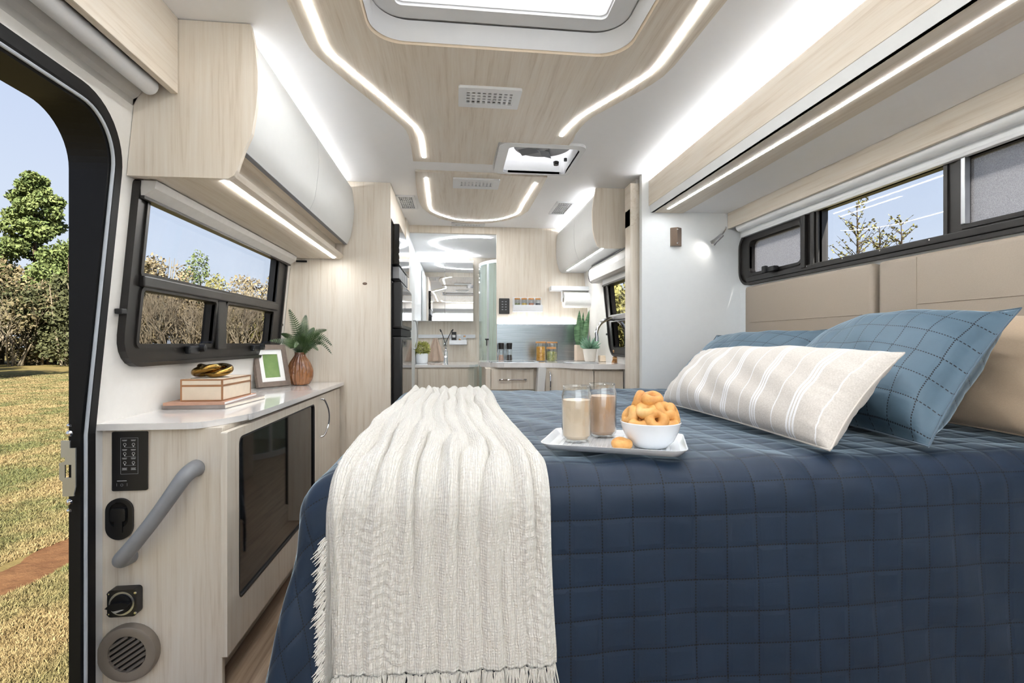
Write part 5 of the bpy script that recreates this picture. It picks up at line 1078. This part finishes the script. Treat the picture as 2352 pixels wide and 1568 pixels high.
# ================================================================ THINGS ON THE SIDE WORKTOP
z = ZW+0.0008
def book(name, label, cx, cy, w_, l_, th, z0, rot, cover, pages):
    t_ = thing(name, label, 'magazine', (cx, cy, z0)); Mx = Matrix.Translation((cx, cy, z0)) @ Matrix.Rotation(rot, 4, 'Z')
    MB().obox(Mx @ Matrix.Translation((0.002, 0, th/2)), w_-0.004, l_-0.006, th-0.003).mk('pages', pages, t_)
    for zz_ in (0.0006, th-0.0006): MB().obox(Mx @ Matrix.Translation((0, 0, zz_)), w_, l_, 0.0012).mk('cover', cover, t_)
    MB().obox(Mx @ Matrix.Translation((0, -l_/2, th/2)), w_, 0.0012, th).mk('spine', cover, t_)
    return t_
book('magazine', 'thick magazine with pale pages at the bottom of the stack under the box', -0.905, 2.055, 0.215, 0.33, 0.013, z, math.radians(-3), 'magazine_grey', 'pages')
book('magazine', 'magazine with a rust red cover between box and the lower magazine', -0.915, 2.045, 0.20, 0.32, 0.010, z+0.0135, math.radians(2), 'magazine_red', 'paper_white')
zbx = z+0.0240; bw0, bw1, by0, by1, bh = -0.968, -0.828, 1.915, 2.165, 0.078
t = thing('decorative_box', 'cream keepsake box with brass edging on the magazines', 'box', ((bw0+bw1)/2, by0, zbx))
MB().box(bw0, bw1, by0, by1, zbx, zbx+bh*0.68, 0.001).mk('body', 'box_cream', t)
ld = MB().box(bw0, bw1, by0, by1, zbx+bh*0.72, zbx+bh, 0.001).mk('lid', 'box_cream', t)
e = 0.0045
for za, zb6, pr_ in ((zbx, zbx+e, t), (zbx+bh*0.66, zbx+bh*0.66+e*1.6, t), (zbx+bh-e, zbx+bh+0.0006, ld)):
    MB().ring(rrect(bw0-0.0008, bw1+0.0008, by0-0.0008, by1+0.0008, 0.0005, 1), rrect(bw0+0.003, bw1-0.003, by0+0.003, by1-0.003, 0.0005, 1), XY(0), za, zb6).mk('edging', 'box_brass', pr_)
for x_ in (bw0, bw1):
    for y_ in (by0, by1): MB().box(x_-0.0012 if x_ == bw0 else x_-0.004, x_+0.004 if x_ == bw0 else x_+0.0012, y_-0.0012 if y_ == by0 else y_-0.004, y_+0.004 if y_ == by0 else y_+0.0012, zbx, zbx+bh).mk('corner_edging', 'box_brass', t)
# brass knot ornament: tube along a trefoil, flattened
kc = at(488, 852, Y=2.03); kc = Vector((kc.x+0.0, 2.03, zbx+bh+0.0012))
pts = []
for i in range(120):
    a_ = 2*math.pi*i/120; q = 0.038+0.016*math.cos(3*a_)
    pts.append((kc.x+q*math.cos(2*a_)*1.1, kc.y+q*math.sin(2*a_)*1.15, kc.z+0.026+0.012*math.sin(3*a_)))
o = MB().tube(pts+[pts[0]], 0.0135, 14, cap=False).mk('knot_ornament', 'brass', smooth=True, angle=180); tag(o, 'shiny brass knot ornament resting on the cream box', 'ornament')
# photo frame
f0, f1 = at(592, 893, Z=ZW), at(669, 886, Z=ZW); wdir = (f1-f0).normalized(); wl_ = (f1-f0).length*0.97; nrm = Vector((wdir.y, -wdir.x, 0)); nrm = nrm if nrm.y < 0 else -nrm
lean = math.radians(13); up_ = Vector((0, 0, 1))*math.cos(lean)-nrm*math.sin(lean); out = up_.cross(wdir); out = out if out.dot(nrm) > 0 else -out
base = f0+Vector((0, 0, z-ZW+0.004)); hl = 0.222
FR = lambda u, v, w_: tuple(base+wdir*u+up_*v+out*w_)
t = thing('photo_frame', 'grey wooden photo frame with white mat and green picture', 'picture frame', base)
MB().ring(rrect(0, wl_, 0, hl, 0.002, 2), rrect(0.026, wl_-0.026, 0.026, hl-0.026, 0.001, 2), FR, -0.012, 0.008).mk('frame', 'frame_grey_wood', t)
MB().ring(rrect(0.024, wl_-0.024, 0.024, hl-0.024, 0.001, 2), rrect(0.052, wl_-0.052, 0.048, hl-0.050, 0.001, 2), FR, -0.004, 0.002).mk('mat_board', 'paper_white', t)
k = N('green_photo'); nz = k.noise(14, detail=3); g2 = k.noise(5, detail=1)
k.l(k.mix(g2, k.ramp(nz, (0.3, srgb(84, 116, 60)), (0.7, srgb(150, 172, 112))), srgb(116, 146, 84)), k.b.inputs['Base Color']); k.p(Roughness=0.3); M['green_photo'] = k.m
MB().prism(rrect(0.050, wl_-0.050, 0.046, hl-0.048, 0.001, 2), FR, -0.004, -0.003).mk('picture', 'green_photo', t)
MB().prism([(wl_*0.45, 0.03), (wl_*0.55, 0.03), (wl_*0.52, hl*0.6), (wl_*0.48, hl*0.6)], lambda u, v, w_: tuple(base+wdir*u+up_*v*0.8-nrm*(0.012+0.10*(1-v/(hl*0.6)))*1.0+Vector((0, 0, 0.0))), 0, 0.003).mk('easel_leg', 'frame_grey_wood', t)
# vase with fern
vc = at(689, 884, Z=ZW); vc = Vector((vc.x, vc.y, z)); vh, vr = 0.178, 0.0625
k = N('amber_glass'); nz = k.noise(8, detail=4); k.l(k.ramp(nz, (0.3, srgb(96, 52, 26)), (0.7, srgb(186, 124, 74))), k.b.inputs['Base Color']); k.p(Roughness=0.08, Transmission_Weight=0.25, Coat_Weight=0.6); M['amber_glass'] = k.m
t = thing('ribbed_vase', 'round ribbed amber brown vase beside the photo frame', 'vase', vc)
V = []; nu, nv = 96, 26
pr = [(0.030, 0), (0.045, 0.006), (0.058, 0.03), (0.0625, 0.06), (0.060, 0.09), (0.048, 0.125), (0.033, 0.15), (0.026, 0.165), (0.028, vh), (0.025, vh), (0.023, 0.165), (0.028, 0.15), (0.030, 0.13)]
prp = smooth_path([(a_, b_, 0) for a_, b_ in pr], 3); nv = len(prp)
for p_ in prp:
    for i in range(nu):
        a_ = 2*math.pi*i/nu+p_.y*2.2; rb = p_.x*(1+0.11*abs(math.sin(a_*9+0.0)) * (1 if p_.y < 0.168 else 0.4)); V.append((vc.x+rb*math.cos(a_), vc.y+rb*math.sin(a_), vc.z+p_.y))
MB().add(V, [(j*nu+i, j*nu+(i+1) % nu, (j+1)*nu+(i+1) % nu, (j+1)*nu+i) for j in range(nv-1) for i in range(nu)]+[tuple(range(nu-1, -1, -1))]).mk('vessel', 'amber_glass', t, smooth=True, angle=60)
# fern fronds: each frond its own part, rachis with two rows of leaflets
ft_ = thing('fern', 'dark green fern with arching fronds standing in the amber vase', 'plant', vc+Vector((0, 0, 0.10)))
def frond(path, wid, nleaf=24):
    pts_ = smooth_path(path, 10); m_ = MB(); m_.tube(pts_, [0.0022*(1-i/len(pts_))+0.0006 for i in range(len(pts_))], 5, cap=False)
    for i in range(nleaf):
        f_ = 0.16+0.84*i/nleaf; j = int(f_*(len(pts_)-1)); p_ = pts_[j]; d_ = (pts_[min(j+1, len(pts_)-1)]-pts_[max(0, j-1)]).normalized()
        s_ = d_.cross(Vector((0.3, -0.9, 0.25))).normalized(); L_ = wid*(math.sin(math.pi*min(1, (f_-0.1)*0.95+0.12))**0.7)*(1.02-f_*0.55); n2 = s_.cross(d_)
        for sg in (-1, 1):
            e_ = p_+s_*sg*L_+d_*L_*0.35-n2*0.12*L_; wv = d_*0.0030; m_.add([p_-wv, p_+(e_-p_)*0.5-wv*1.15+n2*0.0008, e_, p_+(e_-p_)*0.5+wv*1.15+n2*0.0008, p_+wv], [(0, 1, 2, 3, 4)])
    return m_
def fp(px, py, dy=0.0): return tuple(at(px, py, Y=vc.y+dy))
b0 = tuple(vc+Vector((0, 0, 0.16)))
b1 = tuple(vc+Vector((0, 0, 0.21)))
for path, wd in (([b0, fp(690, 790), fp(678, 745, -0.02), fp(663, 708, -0.04)], 0.036), ([b0, fp(694, 780), fp(698, 750), fp(703, 722, 0.02)], 0.036), ([b0, fp(705, 790), fp(725, 765, 0.0), fp(752, 757, -0.02)], 0.030), ([b0, fp(706, 792), fp(735, 772, -0.04), fp(764, 795, -0.07)], 0.030), ([b0, fp(704, 800), fp(735, 785, -0.02), fp(763, 814, -0.05)], 0.022), ([b0, fp(680, 795), fp(655, 784, -0.03), fp(618, 782, -0.06)], 0.030), ([b0, fp(682, 790), fp(662, 772, 0.04), fp(645, 766, 0.05)], 0.026), ([b0, fp(700, 800, -0.03), fp(712, 788, -0.07), fp(732, 806, -0.11)], 0.030), ([b0, fp(690, 800, -0.03), fp(684, 785, -0.07), fp(676, 800, -0.12)], 0.028), ([b0, fp(700, 785, 0.03), fp(712, 765, 0.07), fp(722, 752, 0.09)], 0.028), ([b0, fp(688, 785, -0.02), fp(690, 768, -0.04), fp(700, 772, -0.08)], 0.032)):
    frond(path, wd*1.35).mk('frond', 'leaf_fern', ft_)
# ================================================================ OUTSIDE
GZ = -0.60
k = N('ground'); tcn = k.n('ShaderNodeTexCoord'); sp = k.n('ShaderNodeSeparateXYZ'); k.l(tcn.outputs['Object'], sp.inputs[0])
n1 = k.noise(0.35, detail=5); n2_ = k.noise(5.0, detail=8, rough=0.75); n3 = k.noise(1.1, detail=5)
gr = k.mix(k.math('MULTIPLY', n2_, 1.0), srgb(80, 70, 38), srgb(132, 115, 74)); gr2 = k.mix(k.ramp(n1, (0.42, (0, 0, 0, 1)), (0.62, (1, 1, 1, 1))), gr, k.mix(n2_, srgb(59, 62, 28), srgb(98, 92, 52)))
xx = k.math('ADD', sp.outputs[0], k.math('MULTIPLY', k.math('SUBTRACT', n3, 0.5), 0.35)); xx = k.math('ADD', xx, k.math('MULTIPLY', k.math('SUBTRACT', n2_, 0.5), 0.12))
dirt = k.math('LESS_THAN', k.math('ABSOLUTE', k.math('ADD', xx, 3.08)), 0.21)
dc = k.ramp(n2_, (0.3, srgb(83, 55, 35)), (0.7, srgb(114, 83, 55)))
k.l(k.mix(dirt, gr2, dc), k.b.inputs['Base Color']); k.p(Roughness=0.95); k.b.inputs['Specular IOR Level'].default_value = 0.1; k.bump(n2_, 0.8, 0.05); M['ground'] = k.m
o = MB().box(-120, 120, -60, 160, GZ-0.2, GZ).mk('ground', 'ground'); struct(o)
# dry grass blades where the door looks out
def blades(name, label, n_, seed):
    rg = np.random.default_rng(seed); r_ = 2.3+26.0*rg.uniform(0, 1, n_)**2.3; a_ = rg.uniform(-0.80, -0.60, n_); x_ = a_*r_*1.0; y_ = r_*1.0
    x_ = -r_*rg.uniform(0.66, 0.90, n_); keep = (np.abs(x_+3.08) > 0.20+0.05*np.sin(y_*5)) & (x_ < -1.3); x_, y_ = x_[keep], y_[keep]; m_ = len(x_)
    h_ = rg.uniform(0.008, 0.032, m_)*(1+0.5*(rg.uniform(0, 1, m_) > 0.9)); th = rg.uniform(0, 6.28, m_); w_ = 0.0022+0.0008*y_
    ln_ = rg.uniform(-0.9, 0.9, (m_, 2))*h_[:, None]
    V = np.zeros((m_, 3, 3)); V[:, 0] = np.stack([x_-np.cos(th)*w_, y_-np.sin(th)*w_, np.full(m_, GZ)], -1); V[:, 1] = np.stack([x_+np.cos(th)*w_, y_+np.sin(th)*w_, np.full(m_, GZ)], -1); V[:, 2] = np.stack([x_+ln_[:, 0], y_+ln_[:, 1], GZ+h_], -1)
    o_ = add(name, V.reshape(-1, 3).tolist(), np.arange(m_*3).reshape(-1, 3).tolist(), 'grass_blade'); o_['kind'] = 'stuff'; tag(o_, label, 'grass'); return o_
k = N('grass_blade'); nz = k.noise(1.2, detail=4); n2_ = k.noise(30, detail=2); k.l(k.mix(k.ramp(nz, (0.38, (0, 0, 0, 1)), (0.62, (1, 1, 1, 1))), k.ramp(n2_, (0.3, srgb(96, 78, 44)), (0.7, srgb(134, 118, 80))), k.ramp(n2_, (0.3, srgb(50, 56, 24)), (0.7, srgb(92, 92, 48)))), k.b.inputs['Base Color']); k.p(Roughness=0.8); M['grass_blade'] = k.m
blades('grass', 'short dry yellow-green grass outside the open door', 190000, 21)
# trees
def leafy(name, a, b):
    k = N(name); nz = k.noise(0.9, detail=6, rough=0.8); k.l(k.ramp(nz, (0.35, srgb(*a)), (0.65, srgb(*b))), k.b.inputs['Base Color']); k.p(Roughness=0.7); k.b.inputs['Specular IOR Level'].default_value = 0.2
    M[name] = k.m
leafy('pine_green', (62, 79, 42), (112, 120, 72)); leafy('scrub_olive', (72, 68, 46), (107, 96, 70)); leafy('scrub_dark', (50, 55, 35), (81, 81, 52)); leafy('bare_tan', (109, 95, 70), (134, 121, 92)); leafy('hedge_yellow', (98, 96, 45), (134, 127, 78)); leafy('bark_pale', (98, 87, 72), (127, 118, 98)); leafy('bark_brown', (53, 42, 32), (75, 62, 48))
def tris(cen, siz, rg, flatten=1.0):
    n_ = len(cen); a_ = rg.normal(size=(n_, 3)); a_ /= np.linalg.norm(a_, axis=1)[:, None]; b_ = rg.normal(size=(n_, 3)); b_ -= (b_*a_).sum(1)[:, None]*a_; b_ /= np.linalg.norm(b_, axis=1)[:, None]; s_ = siz*rg.uniform(0.6, 1.4, (n_, 1))
    V = np.stack([cen-a_*s_, cen+b_*s_*0.8, cen+a_*s_, cen-b_*s_*0.3], 1); return V.reshape(-1, 3), np.arange(n_*4).reshape(-1, 4)
def tree(name, label, base, clumps, mat, leaf, per, trunk, bark, seed, group, cat='tree'):
    # clumps: (offset xyz, radius xyz)
    rg = np.random.default_rng(seed); t_ = thing(name, label, cat, base, group); Vs = []; Fs = []; c0 = 0
    for (cx, cy, cz), (r1, r2, r3) in clumps:
        d_ = rg.normal(size=(per, 3)); d_ /= np.linalg.norm(d_, axis=1)[:, None]; q = d_*rg.uniform(0.45, 1.0, (per, 1))*np.array([r1, r2, r3])+np.array([cx, cy, cz])+np.array(base)
        v_, f_ = tris(q, leaf, rg); Vs.append(v_); Fs.append(f_+c0); c0 += len(v_)
    o_ = add('foliage', np.concatenate(Vs).tolist(), np.concatenate(Fs).tolist(), mat, t_); o_['kind'] = 'stuff'
    m_ = MB()
    for pts_, r0, r1_ in trunk: m_.tube([Vector(base)+Vector(p_) for p_ in pts_], [r0+(r1_-r0)*i/(len(pts_)-1) for i in range(len(pts_))], 6, cap=False)
    m_.mk('trunk', bark, t_); return t_
def gpos(px, dist): d = ray(px, 786); return (d.x*dist, d.y*dist, GZ)
rnd = random.Random(11)
# the big pine
b = gpos(78, 42); H = 15.6; cl = []
for i in range(46):
    f_ = i/45; h_ = 3.0+(H-3.4)*f_; R_ = (3.9*(1-f_)**0.75+0.5)*(1.0 if h_ > 5 else 0.8); a_ = i*2.4+rnd.uniform(-0.4, 0.4); q = R_*rnd.uniform(0.35, 0.95)
    cl.append(((q*math.cos(a_), q*math.sin(a_), h_+rnd.uniform(-0.3, 0.5)), (0.55+0.34*R_*0.5, 0.55+0.34*R_*0.5, 0.5+0.10*R_)))
tree('pine_tree', 'tall green pine standing above the scrub across the field', b, cl, 'pine_green', 0.15, 620, [([(0, 0, 0), (0.1, 0, 6), (0, 0, H-0.5)], 0.3, 0.05)], 'bark_brown', 1, None)
b = gpos(158, 40); cl = [((rnd.uniform(-1.2, 1.2), rnd.uniform(-1.2, 1.2), h_), (1.3, 1.3, 1.0)) for h_ in np.linspace(3, 9.0, 12)]
tree('pine_tree', 'smaller green pine beside the tall pine across the field', b, cl, 'pine_green', 0.15, 600, [([(0, 0, 0), (0, 0, 8.5)], 0.2, 0.05)], 'bark_brown', 2, None)
# scrub line
SL1 = ['tangled olive scrub bush at the end of the field edge farthest from the pines', 'tall tan leafless thicket in front of the tall pine', 'olive scrub bush at the foot of the tall pine', 'low dark green bush in shade below the tall pine', 'dark green bush below the smaller pine', 'dark green bush just past the smaller pine', 'tall olive bush between the smaller pine and the tan thicket']
SL2 = ['rounded tan winter thicket at the door-side end of the window view', 'tallest tan winter thicket seen through the big side window', 'low tan thicket beside the young conifer', 'green young conifer rising above the thicket in the big side window', 'yellow-green bush next to the young conifer', 'pale tan thicket beyond the yellow-green bush', 'pale tan thicket before the last yellow-green bush', 'bright yellow-green bush low at the wardrobe end of the window', 'dark green bush behind the last yellow-green bush', 'olive scrub bush at the wardrobe end of the window view']
def scrub(px, dist, hgt, wid, mat, label, seed, leaf=0.13, per=420, nm='scrub_bush', dens=1.0):
    b = gpos(px, dist); rg = random.Random(seed); cl = []
    for i in range(int(15*dens)):
        q = wid*math.sqrt(rg.uniform(0, 1)); a_ = rg.uniform(0, 6.28); top = hgt*(1-0.55*(q/wid)**2); cl.append(((q*math.cos(a_), q*math.sin(a_)*0.7, rg.uniform(0.15, 1.0)*top), (0.24*wid+0.3, 0.24*wid+0.3, 0.16*hgt+0.25)))
    tk = []
    for i in range(4): a_ = rg.uniform(0, 6.28); tk.append(([(0.3*math.cos(a_), 0.3*math.sin(a_), 0), (wid*0.3*math.cos(a_), wid*0.3*math.sin(a_), hgt*0.5), (wid*0.5*math.cos(a_), wid*0.4*math.sin(a_), hgt*0.9)], 0.09, 0.02))
    return tree(nm, label, b, cl, mat, leaf, per, tk, 'bark_pale', seed, 'scrub along the edge of the field', 'bush')
for i, (px, dist, hg, wd, mt) in enumerate(((-70, 38, 8.5, 4.0, 'scrub_olive'), (5, 39, 9.0, 3.6, 'bare_tan'), (40, 36, 6.8, 3.5, 'scrub_olive'), (95, 37, 6.0, 3.4, 'scrub_dark'), (150, 36, 6.2, 3.2, 'scrub_dark'), (205, 37, 6.5, 3.0, 'scrub_dark'), (255, 39, 8.6, 3.4, 'scrub_olive'))):
    scrub(px, dist, hg, wd, mt, SL1[i] if True else ('tangled olive scrub bush', 'tall tan leafless thicket', 'dark green scrub bush')[('scrub_olive', 'bare_tan', 'scrub_dark').index(mt)]+' at the field edge beyond the open door', 30+i)
for i, (px, dist, hg, wd, mt) in enumerate(((330, 40, 8.6, 3.0, 'bare_tan'), (365, 41, 9.4, 2.8, 'bare_tan'), (415, 42, 7.2, 2.8, 'bare_tan'), (445, 44, 8.4, 2.6, 'pine_green'), (485, 43, 7.0, 3.0, 'hedge_yellow'), (530, 42, 6.6, 3.2, 'bare_tan'), (575, 42, 6.4, 3.2, 'bare_tan'), (610, 43, 6.2, 3.0, 'hedge_yellow'), (640, 45, 7.6, 2.6, 'scrub_dark'), (670, 44, 7.0, 3.0, 'scrub_olive'))):
    scrub(px, dist, hg, wd, mt, SL2[i] if True else {'bare_tan': 'tan winter thicket', 'pine_green': 'green young conifer', 'hedge_yellow': 'yellow-green bush', 'scrub_dark': 'dark green bush', 'scrub_olive': 'olive scrub bush'}[mt]+' seen through the big side window', 50+i, per=380)
# broad trees beside the field whose shade falls across it
for i, (x_, y_, h_) in enumerate(((-21, 14, 12), (-27, 20, 14), (-33, 27, 12))):
    cl = [((rnd.uniform(-2.2, 2.2), rnd.uniform(-2.2, 2.2), rnd.uniform(0.35, 1.0)*h_), (1.5, 1.5, 1.2)) for _ in range(16)]
    tree('field_tree', ('broad tree nearest the van at the side of the field', 'tallest broad tree at the side of the field', 'broad tree farthest along the side of the field')[i], (x_, y_, GZ), cl, 'scrub_olive', 0.2, 260, [([(0, 0, 0), (0.1, 0, h_*0.5), (0, 0, h_*0.95)], 0.22, 0.04)], 'bark_brown', 120+i, 'broad trees beside the field')
# bare pale-stemmed saplings in front of the thicket
def sapling(px, dist, hgt, seed, label, group):
    b = Vector(gpos(px, dist)); rg = random.Random(seed); m_ = MB()
    def br(p_, d_, L_, r_, dep):
        q = p_+d_*L_; mid = p_+d_*L_*0.5+Vector((rg.uniform(-1, 1), rg.uniform(-1, 1), 0))*L_*0.06; m_.tube([p_, mid, q], [r_, r_*0.85, r_*0.7], 4, cap=False)
        if dep > 0:
            for _ in range(3): nd = (d_+Vector((rg.uniform(-0.8, 0.8), rg.uniform(-0.8, 0.8), rg.uniform(-0.1, 0.6)))).normalized(); br(p_+d_*L_*rg.uniform(0.55, 1.0), nd, L_*rg.uniform(0.55, 0.8), r_*0.6, dep-1)
    for _ in range(5): d_ = Vector((rg.uniform(-0.45, 0.45), rg.uniform(-0.45, 0.45), 1)).normalized(); br(b+Vector((rg.uniform(-0.4, 0.4), rg.uniform(-0.4, 0.4), 0)), d_, hgt*0.42, 0.055, 3)
    o_ = m_.mk('sapling', 'bark_pale'); tag(o_, label, 'tree', group); return o_
for i, px in enumerate((322, 350, 378, 405, 432, 462, 492, 522, 552, 582, 612, 30, -20)):
    sapling(px, 31+rnd.uniform(0, 4), 5.6+rnd.uniform(-0.8, 0.8), 70+i, 'leafless pale-stemmed sapling in front of the thicket', 'bare saplings at the field edge')
# twiggy young trees outside the bed window and hedge outside the kitchen window
def twig_tree(px, py_top, dist, seed, label):
    d = ray(px, 786); b = Vector((d.x*dist, d.y*dist, GZ)); rg = random.Random(seed); top = CZ+(786-py_top)/F*dist; H_ = top-GZ; t_ = thing('young_tree', label, 'tree', b, 'young trees outside the bed window'); m_ = MB(); m_.tube([b, b+Vector((0.05, 0, H_*0.6)), b+Vector((0, 0, H_))], [0.05, 0.03, 0.006], 5, cap=False); V = []; Fc = []
    for i in range(70):
        h_ = H_*rg.uniform(0.45, 0.99); a_ = rg.uniform(0, 6.28); L_ = (1.05-h_/H_)*rg.uniform(0.5, 1.2)+0.12; p_ = b+Vector((0, 0, h_)); e_ = p_+Vector((math.cos(a_), math.sin(a_), 0.9))*L_; m_.tube([p_, e_], [0.008, 0.002], 4, cap=False)
        for j in range(9):
            q = p_+(e_-p_)*rg.uniform(0.2, 1.05); s_ = Vector((rg.uniform(-1, 1), rg.uniform(-1, 1), rg.uniform(-1, 1))).normalized()*0.05; u_ = s_.cross(Vector((rg.uniform(-1, 1), rg.uniform(-1, 1), 1))).normalized()*0.018; n_ = len(V); V += [q, q+s_*0.5+u_, q+s_, q+s_*0.5-u_]; Fc.append((n_, n_+1, n_+2, n_+3))
    m_.mk('trunk', 'bark_brown', t_); o_ = add('foliage', V, Fc, 'hedge_yellow', t_); o_['kind'] = 'stuff'
twig_tree(1968, 468, 9.0, 5, 'young tree with sparse yellowing leaves outside the bed window'); twig_tree(2020, 520, 9.5, 6, 'lower sparse sapling tips outside the bed window'); twig_tree(2070, 510, 9.2, 8, 'thin leafy shoot outside the bed window')
for i, px in enumerate((1372, 1400, 1428, 1456)):
    d = ray(px, 786); b = (d.x*9.5, d.y*9.5, GZ); cl = [((rnd.uniform(-0.6, 0.6), rnd.uniform(-0.6, 0.6), h_), (0.6, 0.6, 0.5)) for h_ in np.linspace(0.4, 2.5, 14)]
    tree('hedge_bush', 'yellow-green hedge bush outside the kitchen window', b, cl, 'hedge_yellow', 0.045, 600, [([(0, 0, 0), (0, 0, 2.2)], 0.05, 0.02)], 'bark_brown', 90+i, 'hedge outside the kitchen window', 'bush')
for o in bpy.data.objects:
    if '_o' in o: del o['_o']
